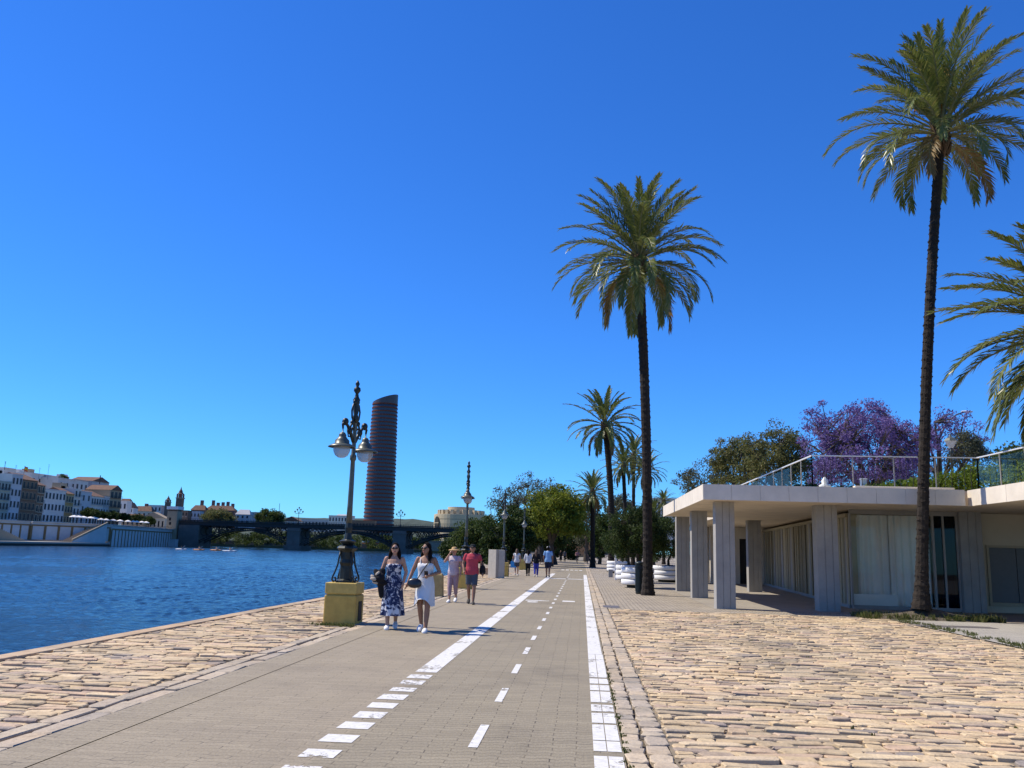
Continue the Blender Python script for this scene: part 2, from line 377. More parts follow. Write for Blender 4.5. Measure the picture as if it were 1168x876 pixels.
def cobble_field(x0, x1, y0, y1, name, skew=0.0):
    mb = MB(); y = y0
    while y < y1:
        d = rnd(.075, .17); x = x0 - rnd(0, .2)
        while x < x1:
            l = rnd(.14, .36) if random.random() < .8 else rnd(.4, .7)
            xa, xb = max(x, x0), min(x + l, x1)
            if xb - xa > .09:
                cx = (xa + xb) / 2
                stone(mb, cx, y + d / 2 + skew * (cx - x0) + rnd(-.025, .025) + .05 * math.sin(cx * 1.3 + y * .35) + .03 * math.sin(cx * 2.9 - y * .8), xb - xa - rnd(.004, .022), d - rnd(.002, .022) + rnd(-.01, .02), rnd(-.014, .014), rz=rnd(-.06, .06) + math.atan(skew))
            x += l
        y += d
    o = mb.build(name, m_cob); structure(o); return o
cobble_field(.78, 8.45, 2.5, 25.9, 'cobbles', skew=.0)
cobble_field(-7.46, -4.76, 2.0, 62, 'quay_cobbles', skew=.06)
def kerb_row(xa, xb, y0, y1, name, lmin=.28, lmax=.6, h=.0):
    mb = MB(); y = y0
    while y < y1:
        l = rnd(lmin, lmax); stone(mb, (xa + xb) / 2, y + l / 2, xb - xa - .012, l - rnd(.006, .02), h + rnd(-.006, .006), tk=.25); y += l
    structure(mb.build(name, m_kerb))
kerb_row(.37, .545, -2, 130, 'kerb_course', .16, .34); kerb_row(.555, .76, -2, 130, 'kerb_course', .18, .38)
kerb_row(-4.74, -4.55, -2, 100, 'kerb_course', .35, .9, .005); kerb_row(-4.53, -4.33, -2, 100, 'kerb_course', .3, .8, .0)
mb = MB(); y = -10
while y < 62: l = rnd(1.0, 1.5); mb.box(-7.76, -7.47, y, y + l - .006, -.3, .022 + rnd(-.003, .003)); y += l
structure(mb.build('quay_coping', m_cope, bevel=.012))

# painted lines
b = MB(); zz = .004
for yc in [6.02, 6.52, 7.08, 7.64, 8.2, 8.72, 9.25, 9.78, 10.3, 10.85, 11.35]:
    h = .155 + rnd(-.015, .015); b.sheet([(-2.145 + rnd(-.01, .01), yc - h), (-1.865, yc - h + rnd(-.01, .01)), (-1.865, yc + h), (-2.145, yc + h)], zz)
y = 11.75
while y < 62: b.sheet([(-2.14, y), (-1.86, y), (-1.86, y + 4), (-2.14, y + 4)], zz); y += 4
structure(b.build('broken_line', m_paint))
b = MB()
for k in range(28):
    y = 3.1 + 2.22 * k; l = .95 if k < 6 else .8
    b.sheet([(-.91, y), (-.83, y), (-.83, y + l), (-.91, y + l)], zz)
structure(b.build('centre_line', m_paint))
b = MB()
seg = [(6.95, 7.45), (7.62, 8.02), (8.05, 8.75), (8.83, 9.35), (9.45, 9.85), (10.0, 10.75), (10.83, 11.25), (11.36, 11.8), (11.92, 14.5)]
for a_, c_ in seg:
    b.sheet([(.115, a_), (.222, a_), (.222, c_), (.115, c_)], zz); b.sheet([(.230, a_), (.345, a_), (.345, c_), (.230, c_)], zz)
y = 14.52
while y < 62: b.sheet([(.115, y), (.335, y), (.335, y + 3.98), (.115, y + 3.98)], zz); y += 4
structure(b.build('edge_line', m_paint))
b = MB()
for px, py, s in ((607.5, 686.6, .16), (648.6, 686, .2)):
    p = P(px, py, Z=0); b.sheet([(p.x - s, p.y - s * 1.6), (p.x + s, p.y - s * 1.6), (p.x + s, p.y + s * 1.6), (p.x - s, p.y + s * 1.6)], zz)
b.sheet([(-1.8, 28.9), (-1.05, 28.9), (-1.05, 29.3), (-1.8, 29.3)], zz)
b.sheet([(-1.8, 52), (.1, 52), (.1, 52.8), (-1.8, 52.8)], zz)
for k in range(5): b.sheet([(-1.75 + k * .38, 76), (-1.5 + k * .38, 76), (-1.5 + k * .38, 78), (-1.75 + k * .38, 78)], zz)
structure(b.build('crossing_marks', m_paint))
# inspection covers
m_cover = mat('iron_cover', (.12, .11, .11), rough=.6, var=.3, scale=12)
for px, py, sx, sy in ((697, 692, .24, .5), (1060, 714, .55, .3), (1110, 715.5, .5, .3)):
    p = P(px, py, Z=0); b = MB(); b.box(p.x - sx, p.x + sx, p.y - sy, p.y + sy, -.02, .006)
    structure(b.build('inspection_cover', m_cover))

# grass tufts and weeds
m_grass = leafmat('weed_blade', [(.07, .10, .025), (.12, .14, .04), (.17, .16, .06), (.06, .085, .02)], rough=.6)
def tufts(name, label, spots, n, h, mt=m_grass, spread=.12):
    mb = MB()
    for (x, y, s) in spots:
        for i in range(n):
            a = rnd(0, 6.28); r = spread * s * math.sqrt(random.random()); px, py = x + r * math.cos(a), y + r * math.sin(a)
            hh = h * s * rnd(.35, 1.1); t = rnd(0, 6.28); dx, dy = math.cos(t), math.sin(t); wd = rnd(.006, .014); ln = rnd(.1, .7) * hh
            mb.add([(px - dy * wd, py + dx * wd, -.03), (px + dy * wd, py - dx * wd, -.03), (px + dx * ln * .4 + dy * wd * .7, py + dy * ln * .4 - dx * wd * .7, hh * .6), (px + dx * ln, py + dy * ln, hh)], [(0, 1, 2), (0, 2, 3)])
    return tag(mb.build(name, mt), label, 'weeds', kind='stuff')
sp = [(8.5 + rnd(-.22, .22) + (.25 if y_ > 18 else .05), y_, rnd(.5, 1.1)) for y_ in [12 + 14 * random.random() for _ in range(170)]]
tufts('weeds', 'low dry green weeds along the edge between cobbles and grey paving', sp, 16, .075)
p = P(1051, 695, Y=26.2); PZ = p.z
b = MB(); b.ring_loft([[(p.x + .2 + r * 2.2 * math.cos(a), p.y + .25 + r * .75 * math.sin(a), z) for a in [6.283 * k / 24 for k in range(24)]] for r, z in ((1.0, -.02), (.8, PZ * .25), (.4, PZ * .6), (.14, PZ), (.01, PZ + .02))], cap0=False); structure(b.build('planting_mound', m_dirt, smooth=True))
sp = [(p.x + .2 + rnd(-1.95, 1.9), p.y + .25 + rnd(-.66, .3), rnd(.8, 1.3)) for _ in range(190)]
tufts('grass_patch', 'strip of green grass around the foot of the tall leaning palm', sp, 22, .17)
p = P(391, 714, Z=0)
sp = [(p.x + rnd(-.62, .25), p.y + rnd(-.12, .06), rnd(.6, 1.1)) for _ in range(34)]
tufts('grass_tuft', 'green grass tuft at the foot of the yellow lamp pedestal', sp, 18, .08)
sp = [(.37 + rnd(-.02, .03), rnd(6.5, 12.5), rnd(.3, .6)) for _ in range(60)] + [(rnd(.8, 8.3), rnd(4, 25), rnd(.3, .6)) for _ in range(110)]
tufts('joint_weeds', 'tiny weeds and moss in the joints of the cobbles', sp, 8, .035, spread=.06)
# ================================================================== PALMS AND TREES
m_trunk = mat('palm_trunk', (.024, .018, .013), rough=1, var=.5, scale=9, bump=1.0, bscale=25)
m_frond = leafmat('palm_leaflet', [(.08, .11, .022), (.12, .15, .034), (.17, .185, .045), (.085, .125, .034), (.24, .23, .07)], rough=.38, trans=.28, spec=.45)
m_frond_dry = leafmat('dry_leaflet', [(.26, .17, .07), (.20, .13, .05), (.16, .12, .05)], rough=.5, trans=.25)
m_rachis = mat('palm_rachis', (.17, .16, .06), rough=.5, var=.2)
m_boot = mat('palm_boot', (.12, .075, .04), rough=.9, var=.5, scale=7)
m_fruit = mat('palm_fruit', (.42, .20, .03), rough=.6, var=.3, scale=20)

def frond(mb, base, az, el, length, droop, nl=46, wl=.03, dry=False, leaf_len=.5, side=0):
    """one feather leaf: arching rachis with two ranks of folded, drooping leaflets"""
    lm = 1 if dry else 0
    pts = []; p = Vector(base); th = el; n = 14; st = length / n; az0 = az
    for i in range(n + 1):
        pts.append(p.copy())
        d = Vector((math.cos(th) * math.cos(az), math.cos(th) * math.sin(az), math.sin(th)))
        p = p + d * st; t = i / n
        th -= droop * (0.35 + 1.5 * t) / n * (1 if th > -1.45 else 0); az += side / n
    mb.tube(pts, [.035 * length / 3.4 * (1 - .85 * i / n) + .004 for i in range(n + 1)], n=4, mi=2, cap=False)
    for k in range(nl):
        t = .14 + .86 * (k + .5) / nl; f = t * n; i = min(int(f), n - 1); u = f - i
        q = pts[i].lerp(pts[i + 1], u); tg = (pts[i + 1] - pts[i]).normalized()
        sidev = tg.cross(Vector((0, 0, 1)))
        if sidev.length < .05: sidev = Vector((-math.sin(az0), math.cos(az0), 0))
        sidev.normalize(); up = sidev.cross(tg)
        prof = min(1, .45 + (t - .14) * 3) * (1 - .55 * max(0, t - .55) / .45)
        ll = leaf_len * prof * rnd(.85, 1.12)
        sweep = R(52) * (1 - t) + R(24) * t
        for sg in (-1, 1):
            vfold = rnd(.0, .55)
            dr = (tg * math.cos(sweep) + (sidev * sg * math.cos(vfold) + up * math.sin(vfold)) * math.sin(sweep)).normalized()
            mid = q + dr * ll * .55; tip = q + dr * ll + Vector((0, 0, -ll * rnd(.05, .32)))
            wv = dr.cross(up * .8 + sidev * sg * rnd(-.7, .3)).normalized() * wl * .5
            mb.add([q - wv * .5, q + wv * .5, mid + wv, tip, mid - wv], [(0, 1, 2, 4), (4, 2, 3)], lm)

def palm_crown(nf, L_, seed, dry=3, nl=46, wl=.034, leaf=.5, drop=1.0, elmin=-42):
    """fronds from upright centre to hanging skirt, local to the crown's heart"""
    random.seed(seed); mb = MB()
    for i in range(nf):
        t = (i + .5) / nf; az = i * 2.39996 + rnd(-.25, .25)
        el = R(86) * (1 - t) ** 1.0 + R(elmin) * t + rnd(-.1, .1)
        r = .10 + .13 * t
        frond(mb, (r * math.cos(az), r * math.sin(az), .55 - .75 * t), az, el, L_ * rnd(.86, 1.08) * (.82 + .28 * math.sin(math.pi * min(t * 1.1, 1))),
              rnd(.75, 1.25) * (.55 + .9 * t) * drop, nl, wl, dry=(i >= nf - dry), leaf_len=leaf, side=rnd(-.3, .3))
    return mb
def palm_trunk_pts(b, t, bend, n=40):
    b, t = Vector(b), Vector(t)
    return [b.lerp(t, i / n) + Vector((bend * math.sin(math.pi * i / n), 0, 0)) for i in range(n + 1)]
def palm(base, top, r0, r1, label, crown, bend=0., group=None, fruit=0, nb=26, rings=110, seed=1, cscale=1.0, crz=0.):
    root = thing('palm_tree', label, 'palm tree', base, group=group)
    random.seed(seed); mb = MB()
    pts = palm_trunk_pts(base, top, bend, rings); rad = []
    for i in range(rings + 1):
        t = i / rings; r = r0 + (r1 - r0) * min(1, t * 1.3) + .11 * math.exp(-t * 30)
        r *= 1 + (.055 if i % 2 else -.03) + rnd(-.03, .03); rad.append(r)
    mb.tube(pts, rad, 12)
    # loose scars on the bark
    for i in range(0, rings, 1):
        for k in range(5):
            a = rnd(0, 6.28); q = pts[i] + Vector((math.cos(a), math.sin(a), 0)) * rad[i] * .98
            mb.obox(q, (.028, .05, .035), a, 0, ry=rnd(-.6, .6))
    mb.build('trunk', m_trunk, root)
    h = MB(); T = Vector(top)
    for i in range(nb * 3):       # cut leaf bases below the crown
        a = i * 2.39996; z = -.75 + .95 * i / (nb * 3); d = Vector((math.cos(a), math.sin(a), 0))
        q = T + d * r1 * .85 + Vector((0, 0, z)); h.tube([q, q + d * .10 + Vector((0, 0, .13)), q + d * .17 + Vector((0, 0, .30))], [.05, .04, .018], 5)
    h.ell(T + Vector((0, 0, -.1)), (r1 * 1.35, r1 * 1.35, .75), 12, 8)
    h.build('crown_base', m_boot, root)
    o = bpy.data.objects.new('crown', crown); COL.objects.link(o); o.parent = root; o.location = T - Vector(base); o.scale = (cscale,) * 3; o.rotation_euler = (0, 0, crz)
    for k in range(fruit):
        f = MB(); a = k * 2.1 + .6; d = Vector((math.cos(a), math.sin(a), 0))
        c = T + d * .62 + Vector((0, 0, 1.75 - .5 * (k % 2)))
        f.tube([T + Vector((0, 0, .3)), T + d * .3 + Vector((0, 0, 1.2)), c], [.03, .02, .012], 5)
        for j in range(60):
            q = c + Vector((rnd(-.18, .18), rnd(-.18, .18), rnd(-.4, .1))); f.tube([c, q], [.008, .004], 3); f.ell(q, (.025, .025, .03), 5, 4)
        f.build('fruit_cluster', m_fruit, root)
    return root
def crown_mesh(mb, name='crown'):
    o = mb.build(name, [m_frond, m_frond_dry, m_rachis], local=True); me = o.data; bpy.data.objects.remove(o); return me

CR_A = crown_mesh(palm_crown(70, 3.5, 11, dry=2, nl=54, wl=.044, leaf=.56, drop=1.12, elmin=-36))
CR_B = crown_mesh(palm_crown(66, 3.35, 23, dry=2, nl=54, wl=.042, leaf=.58, drop=1.1, elmin=-16))
CR_C = crown_mesh(palm_crown(46, 3.6, 31, dry=3, nl=40, wl=.075, leaf=.55, drop=1.1))
b1 = P(739, 679, Z=0); t1 = P(729, 300, Y=b1.y)
palm(b1, t1, .18, .185, 'tall date palm with a straight dark trunk beside the black litter bin', CR_A, bend=.1, seed=3, crz=.4, cscale=1.03)
b2 = P(1051, 695, Y=26.2); t2 = P(1073, 152, Y=b2.y)
palm(b2, t2, .165, .138, 'tallest date palm, leaning over the pavilion roof with orange fruit clusters', CR_B, bend=-.12, fruit=4, seed=5, crz=1.3, cscale=.94)
b4 = Vector((2.45, 76, 0)); t4 = P(690, 486, Y=76)
palm(b4, t4, .27, .24, 'mid distance date palm rising just left of the big palm trunk', CR_C, seed=6, bend=.25, crz=.2, cscale=.98)
for i, (bx, by, tx, ty, Y, s, lb) in enumerate([
        (676, 640, 676, 563, 93, .72, 'short date palm beside the end of the cycle lane under the boulevard trees'),
        (716, 640, 711, 533, 108, .82, 'slender palm behind the planters, leftmost of the small cluster'),
        (722, 640, 723, 520, 122, .9, 'topmost palm of the small cluster behind the big palm trunk'),
        (729, 640, 737, 538, 112, .8, 'palm of the small cluster showing right of the big palm trunk'),
        (757, 640, 757, 573, 140, .62, 'tiny palm in front of the white apartment block'),
        (745, 640, 746, 588, 120, .7, 'low palm behind the round shrubs near the pavilion corner')]):
    bb = P(bx, by, Y=Y); bb.z = 0; tt = P(tx, ty, Y=Y)
    palm(bb, tt, .26, .22, lb, CR_C, seed=10 + i, rings=40, nb=10, cscale=s, crz=i * 1.1)
# palm whose trunk stands outside the frame on the right
b3 = Vector((13.35, 21.8, 0)); t3 = P(1256, 388, Y=21.8)
b3.z = 3.55
CR_D = crown_mesh(palm_crown(112, 3.3, 47, dry=16, nl=58, wl=.046, leaf=.62, drop=1.0, elmin=-62))
palm(b3, t3, .28, .24, 'near palm on the roof terrace with fronds reaching in, some dry orange', CR_D, seed=9, rings=50, crz=2.2, cscale=1.0)

m_bark = mat('tree_bark', (.075, .06, .045), rough=1, var=.4, scale=3, bump=.6, bscale=14)
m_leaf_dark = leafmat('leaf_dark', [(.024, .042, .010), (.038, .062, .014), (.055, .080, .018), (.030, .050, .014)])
m_leaf_olive = leafmat('leaf_olive', [(.13, .16, .016), (.17, .20, .022), (.22, .235, .03), (.14, .175, .02), (.085, .12, .018)])
m_leaf_grey = leafmat('leaf_grey', [(.085, .095, .055), (.115, .12, .07), (.07, .082, .05), (.14, .14, .085)])
m_leaf_brown = leafmat('leaf_brown', [(.14, .135, .045), (.095, .115, .035), (.18, .16, .06), (.12, .135, .045)])
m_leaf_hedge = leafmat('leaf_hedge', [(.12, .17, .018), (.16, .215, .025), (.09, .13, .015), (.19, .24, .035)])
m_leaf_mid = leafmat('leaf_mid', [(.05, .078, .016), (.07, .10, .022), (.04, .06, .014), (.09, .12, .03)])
m_bloom = leafmat('jacaranda_bloom', [(.115, .075, .22), (.16, .11, .30), (.135, .09, .27), (.21, .155, .36), (.095, .07, .17)], rough=.6, trans=.3, spec=.2)

def leaves(mb, c, r, n, size, mi=0, squash=.8):
    for _ in range(n):
        a = rnd(0, 6.28); u = rnd(-1, 1); q = random.random() ** .45; s = math.sqrt(1 - u * u)
        p = c + Vector((s * math.cos(a), s * math.sin(a), u * squash)) * r * q
        e1 = Vector((rnd(-1, 1), rnd(-1, 1), rnd(-1, 1))).normalized(); e2 = e1.cross(Vector((rnd(-1, 1), rnd(-1, 1), rnd(-1, 1)))).normalized()
        k = size * rnd(.6, 1.3); e1 *= k; e2 *= k * .42
        mb.add([p - e1, p + e2, p + e1, p - e2], [(0, 1, 2, 3)], mi)
def tree(base, crown_c, crown_r, label, lm, nclump=60, clump_r=.9, nleaf=130, leaf=.12, trunk_r=.22, limbs=6, name='tree', cat='tree', group=None, seed=1, hollow=.45, shell=.55, lean=0., fork=.45, trunk=True, lower=-.55):
    """tapered trunk, forking limbs, leaf clumps spread unevenly through the crown's volume"""
    random.seed(seed); base = Vector(base); cc = Vector(crown_c); cr_ = Vector(crown_r)
    root = thing(name, label, cat, base, group=group)
    wood, fol = MB(), MB()
    fk = base.lerp(Vector((cc.x, cc.y, cc.z)), fork); fk.x += rnd(-.2, .2)
    if trunk: wood.tube([base, base.lerp(fk, .5) + Vector((rnd(-.12, .12), rnd(-.12, .12), 0)), fk], [trunk_r * 1.25, trunk_r, trunk_r * .85], 9)
    nodes = [fk]; lim = []
    for k in range(limbs):
        a = 6.28 * k / limbs + rnd(-.3, .3)
        e = cc + Vector((cr_.x * .62 * math.cos(a), cr_.y * .62 * math.sin(a), cr_.z * rnd(-.25, .6)))
        m1 = fk.lerp(e, .5) + Vector((rnd(-.3, .3), rnd(-.3, .3), rnd(.0, .5))) * cr_.z * .2
        pts = [fk, fk.lerp(m1, .5) + Vector((0, 0, .05)), m1, m1.lerp(e, .5) + Vector((rnd(-.2, .2), rnd(-.2, .2), rnd(-.1, .2))), e]
        wood.tube(pts, [trunk_r * .62, trunk_r * .5, trunk_r * .38, trunk_r * .27, trunk_r * .15], 6); nodes += pts[2:]
    for i in range(nclump):
        for _ in range(30):
            a = rnd(0, 6.28); u = rnd(lower, 1); q = (hollow + (1 - hollow) * random.random()) ** shell; s = math.sqrt(max(0, 1 - u * u))
            d = Vector((s * math.cos(a), s * math.sin(a), u)) * q
            k = .78 + .42 * noise.noise(Vector((d.x * 1.7, d.y * 1.7, d.z * 1.7)) + Vector((seed * 3.7, 0, 0)))
            c = cc + Vector((d.x * cr_.x, d.y * cr_.y, d.z * cr_.z)) * min(1.12, k * 1.18)
            if c.z > base.z + .3: break
        nn = min(nodes, key=lambda p: (p - c).length)
        md = nn.lerp(c, .55) + Vector((rnd(-.15, .15), rnd(-.15, .15), rnd(0, .25))) * (c - nn).length * .5
        wood.tube([nn, md, c], [trunk_r * .17, trunk_r * .1, trunk_r * .05], 4, cap=False)
        leaves(fol, c, clump_r * rnd(.55, 1.25), int(nleaf * rnd(.5, 1.3)), leaf)
    wood.build('trunk', m_bark, root)
    fol.build('crown', lm, root)
    return root
def ptree(px0, px1, pyt, pyb, Y, label, lm, base_px=None, z0=0., depth=None, **kw):
    """a tree at distance Y whose crown spans that many metres there"""
    a = P(px0, (pyt + pyb) / 2, Y=Y); c = P(px1, (pyt + pyb) / 2, Y=Y); t = P((px0 + px1) / 2, pyt, Y=Y); b_ = P((px0 + px1) / 2, pyb, Y=Y)
    cx = (a.x + c.x) / 2; bx = P(base_px, 620, Y=Y).x if base_px else cx
    rx, rz = (c.x - a.x) / 2, (t.z - b_.z) / 2
    return tree((bx, Y, z0), (cx, Y, (t.z + b_.z) / 2), (rx, depth or rx, rz), label, lm, **kw)

# boulevard trees on the river side
ptree(598, 668, 556, 628, 92, 'olive green broad tree arching over the cycle lane', m_leaf_olive, base_px=628, nclump=150, clump_r=.95, nleaf=150, leaf=.16, trunk_r=.3, seed=3)
ptree(570, 655, 540, 618, 122, 'tall thin grey-green tree towering behind the olive green one', m_leaf_grey, base_px=620, nclump=120, clump_r=1.0, nleaf=70, leaf=.14, trunk_r=.4, limbs=9, seed=4)
ptree(552, 600, 552, 628, 104, 'sparse grey-brown tree, leftmost of the boulevard trees', m_leaf_grey, base_px=583, nclump=70, clump_r=.85, nleaf=55, leaf=.13, trunk_r=.3, limbs=8, seed=5)
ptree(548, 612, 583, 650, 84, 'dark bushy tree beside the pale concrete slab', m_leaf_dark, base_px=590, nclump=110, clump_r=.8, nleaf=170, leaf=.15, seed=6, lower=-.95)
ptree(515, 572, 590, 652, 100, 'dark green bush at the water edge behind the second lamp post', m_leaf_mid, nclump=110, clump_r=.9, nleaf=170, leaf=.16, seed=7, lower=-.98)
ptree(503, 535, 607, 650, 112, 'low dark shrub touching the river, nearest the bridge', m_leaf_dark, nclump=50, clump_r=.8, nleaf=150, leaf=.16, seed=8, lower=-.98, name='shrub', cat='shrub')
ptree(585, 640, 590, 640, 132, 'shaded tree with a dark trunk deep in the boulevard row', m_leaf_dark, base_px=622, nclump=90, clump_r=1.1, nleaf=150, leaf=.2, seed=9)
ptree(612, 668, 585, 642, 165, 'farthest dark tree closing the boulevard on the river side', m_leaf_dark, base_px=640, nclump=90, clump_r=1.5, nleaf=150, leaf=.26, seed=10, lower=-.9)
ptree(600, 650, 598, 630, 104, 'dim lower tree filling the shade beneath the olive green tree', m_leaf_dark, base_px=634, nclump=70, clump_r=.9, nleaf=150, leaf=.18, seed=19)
# right of the lane
ptree(652, 692, 560, 632, 150, 'grey-green airy tree behind the short palm', m_leaf_grey, base_px=668, nclump=80, clump_r=1.3, nleaf=100, leaf=.2, trunk_r=.35, seed=11, lower=-.8)
ptree(690, 730, 563, 625, 160, 'grey-green tree behind the leaning small palms', m_leaf_grey, nclump=80, clump_r=1.4, nleaf=110, leaf=.22, trunk_r=.35, seed=12, lower=-.9)
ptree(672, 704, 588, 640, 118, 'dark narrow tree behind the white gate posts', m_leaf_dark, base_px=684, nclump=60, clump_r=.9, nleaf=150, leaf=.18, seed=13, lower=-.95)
ptree(722, 752, 580, 622, 135, 'green tree between the big palm trunk and the white apartment block', m_leaf_mid, nclump=60, clump_r=1.1, nleaf=140, leaf=.2, seed=14, lower=-.9)
# park behind the pavilion
ZT = 3.55
ptree(838, 930, 490, 572, 66, 'olive brown spreading tree behind the glass railing', m_leaf_brown, z0=ZT, base_px=890, nclump=190, clump_r=.62, nleaf=100, leaf=.10, trunk_r=.26, limbs=9, seed=15)
ptree(812, 872, 497, 570, 74, 'brownish tree with a forked top left of the olive brown one', m_leaf_brown, z0=ZT, base_px=850, nclump=110, clump_r=.6, nleaf=100, leaf=.11, trunk_r=.24, limbs=8, seed=16)
ptree(772, 832, 525, 580, 88, 'grey thin low tree above the pavilion corner', m_leaf_grey, z0=ZT, base_px=805, nclump=80, clump_r=.75, nleaf=80, leaf=.11, trunk_r=.24, limbs=8, seed=17)
# jacaranda in two storeys of purple bloom
ptree(908, 1062, 455, 580, 56, 'wide jacaranda covered in purple blossom above the roof terrace', m_bloom, z0=ZT, base_px=1005, nclump=430, clump_r=.60, nleaf=80, leaf=.085, trunk_r=.32, limbs=13, seed=18, name='jacaranda_tree', fork=.35, hollow=.3, lower=-.7)
ptree(1030, 1128, 462, 565, 60, 'thin jacaranda with pale grey-green leaves and few purple flowers', [m_bloom, m_leaf_grey][0], z0=ZT, base_px=1070, nclump=120, clump_r=.58, nleaf=55, leaf=.085, trunk_r=.25, limbs=9, seed=21, name='jacaranda_tree', fork=.4, hollow=.3, lower=-.7)
ptree(1080, 1126, 490, 545, 58, 'grey-green sparse tree right of the jacaranda', m_leaf_grey, z0=ZT, nclump=70, clump_r=.55, nleaf=60, leaf=.09, trunk_r=.18, limbs=7, seed=22)
ptree(1135, 1215, 505, 560, 50, 'dark green tree behind the terrace railing at the right edge', m_leaf_mid, z0=ZT, nclump=70, clump_r=.7, nleaf=150, leaf=.11, trunk_r=.2, seed=23, lower=-.9)
# ================================================================== PAVILION
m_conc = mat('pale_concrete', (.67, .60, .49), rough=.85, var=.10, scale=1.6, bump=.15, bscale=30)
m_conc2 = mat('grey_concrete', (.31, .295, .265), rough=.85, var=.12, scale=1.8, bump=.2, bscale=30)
m_soff = mat('soffit_concrete', (.66, .56, .42), rough=.9, var=.12, scale=1.2)
m_joint = mat('dark_joint', (.05, .047, .045), rough=.9)
m_cream = mat('cream_panel', (.60, .51, .36), rough=.6, var=.06, scale=1)
m_tan = mat('tan_panel', (.46, .38, .25), rough=.6, var=.08, scale=1)
m_doorgrey = mat('grey_door', (.16, .16, .155), rough=.5, var=.05)
m_black = mat('black_metal', (.018, .018, .02), rough=.5, var=.2)
m_alu = mat('aluminium', (.66, .66, .65), rough=.4, metal=.2, var=.05)
m_curtain = mat('white_curtain', (.80, .79, .75), rough=.8, var=.05, scale=2)
m_glass = glassmat('clear_glass', (.95, .96, .94), .02, .4)
m_glassb = glassmat('blue_glass', (.16, .32, .42), .04, .3)
m_rail = glassmat('rail_glass', (.94, .96, .95), .0, .12)
m_floor = brickmat('pavilion_floor_tile', (.27, .24, .20), (.30, .27, .22), (.18, .16, .13), .8, .8, .006, spots=.12, bump=.2)
pv = thing('pavilion', 'low white concrete riverside pavilion with flat overhanging roof, square pillars and glass front', 'building', (7.5, 32, 0))
def panels_x(mb, x0, x1, y, z0, z1, step, t=.035, gap=.012, mi=0):
    n = max(1, round((x1 - x0) / step)); s = (x1 - x0) / n
    for i in range(n): mb.box(x0 + i * s + gap / 2, x0 + (i + 1) * s - gap / 2, y - t, y, z0, z1, mi)
def panels_y(mb, y0, y1, x, z0, z1, step, t=.035, gap=.012, mi=0):
    n = max(1, round((y1 - y0) / step)); s = (y1 - y0) / n
    for i in range(n): mb.box(x - t, x, y0 + i * s + gap / 2, y0 + (i + 1) * s - gap / 2, z0, z1, mi)
RX0, RX1, RY0, RY1, RZ0, RZ1 = 3.62, 11.14, 26.8, 40.0, 3.25, 3.69
b = MB(); b.prism([(RX0, RY0), (RX1, RY0), (RX1, 27.2), (11.5, 27.2), (11.5, 54.5), (6, 54.5), (6, RY1), (RX0, RY1)], RZ0, RZ1 - .004)
rf = b.build('roof', m_soff, pv)
b = MB(); panels_x(b, RX0 - .035, RX1, RY0, RZ0 - .02, RZ1, .84, gap=.007); panels_y(b, RY0, 34.2, RX0, RZ0 - .02, RZ1, 7.3); panels_y(b, 34.23, RY1, RX0, RZ0 - .02, RZ1, 7.3)
b.build('fascia', m_conc, rf)
b = MB(); b.prism([(11.34, 15), (30, 15), (30, 54.5), (11.52, 54.5), (11.52, 27.0), (11.34, 27.0)], RZ0, RZ1 - .004)
rf2 = b.build('roof', m_soff, pv)
b = MB(); panels_y(b, 15, 27.0, 11.34, RZ0 - .02, RZ1, 2.4); b.build('fascia', m_conc, rf2)
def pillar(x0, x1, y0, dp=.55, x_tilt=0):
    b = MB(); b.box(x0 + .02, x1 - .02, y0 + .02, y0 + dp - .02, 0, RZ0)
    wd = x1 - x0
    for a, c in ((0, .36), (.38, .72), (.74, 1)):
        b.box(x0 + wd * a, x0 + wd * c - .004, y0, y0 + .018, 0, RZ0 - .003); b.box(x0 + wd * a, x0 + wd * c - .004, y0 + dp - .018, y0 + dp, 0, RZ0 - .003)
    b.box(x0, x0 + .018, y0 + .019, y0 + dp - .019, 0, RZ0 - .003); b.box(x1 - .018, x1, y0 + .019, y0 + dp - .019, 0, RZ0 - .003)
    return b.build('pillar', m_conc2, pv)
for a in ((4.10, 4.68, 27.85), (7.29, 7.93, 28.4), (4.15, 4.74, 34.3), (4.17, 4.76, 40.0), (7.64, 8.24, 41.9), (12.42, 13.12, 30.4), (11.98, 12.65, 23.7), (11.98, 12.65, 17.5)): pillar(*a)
# corridor wall: alternating vertical boards
b = MB(); xa, ya, xb, yb = 8.92, 30.75, 10.58, 53.1
n = 74
for i in range(n):
    t0, t1 = i / n, (i + 1) / n; k = random.choice([0, 0, 0, 1, 1, 2]); off = random.choice([0, .03, .05])
    x0, y0, x1, y1 = xa + (xb - xa) * t0 - off, ya + (yb - ya) * t0, xa + (xb - xa) * t1 - off, ya + (yb - ya) * t1 - .02
    b.prism([(x0, y0), (x0 + .3, y0), (x1 + .3, y1), (x1, y1)], .12, 3.0, k)
b.prism([(xa - .08, ya), (xa + .3, ya), (xb + .3, yb), (xb - .08, yb)], 3.0, 3.12, 0)
b.prism([(xa - .06, ya), (xa + .3, ya), (xb + .3, yb), (xb - .06, yb)], 0, .12, 3)
b.build('corridor_wall', [mat('olive_board', (.36, .31, .20), var=.1), mat('dark_board', (.22, .19, .12), var=.1), m_conc2, m_conc2], pv)
b = MB(); b.box(7.5, 9.2, 53.2, 53.5, 0, 3.24); b.box(9.85, 11.4, 53.2, 53.5, 0, 3.24); b.box(9.2, 9.85, 53.2, 53.5, 2.6, 3.24)
b.box(6.9, 30, 54.0, 54.4, -.04, 3.24)
b.build('back_wall', m_conc, pv)
b = MB(); b.box(9.21, 9.84, 53.32, 53.4, 0, 2.59); d = b.build('door', m_black, pv)
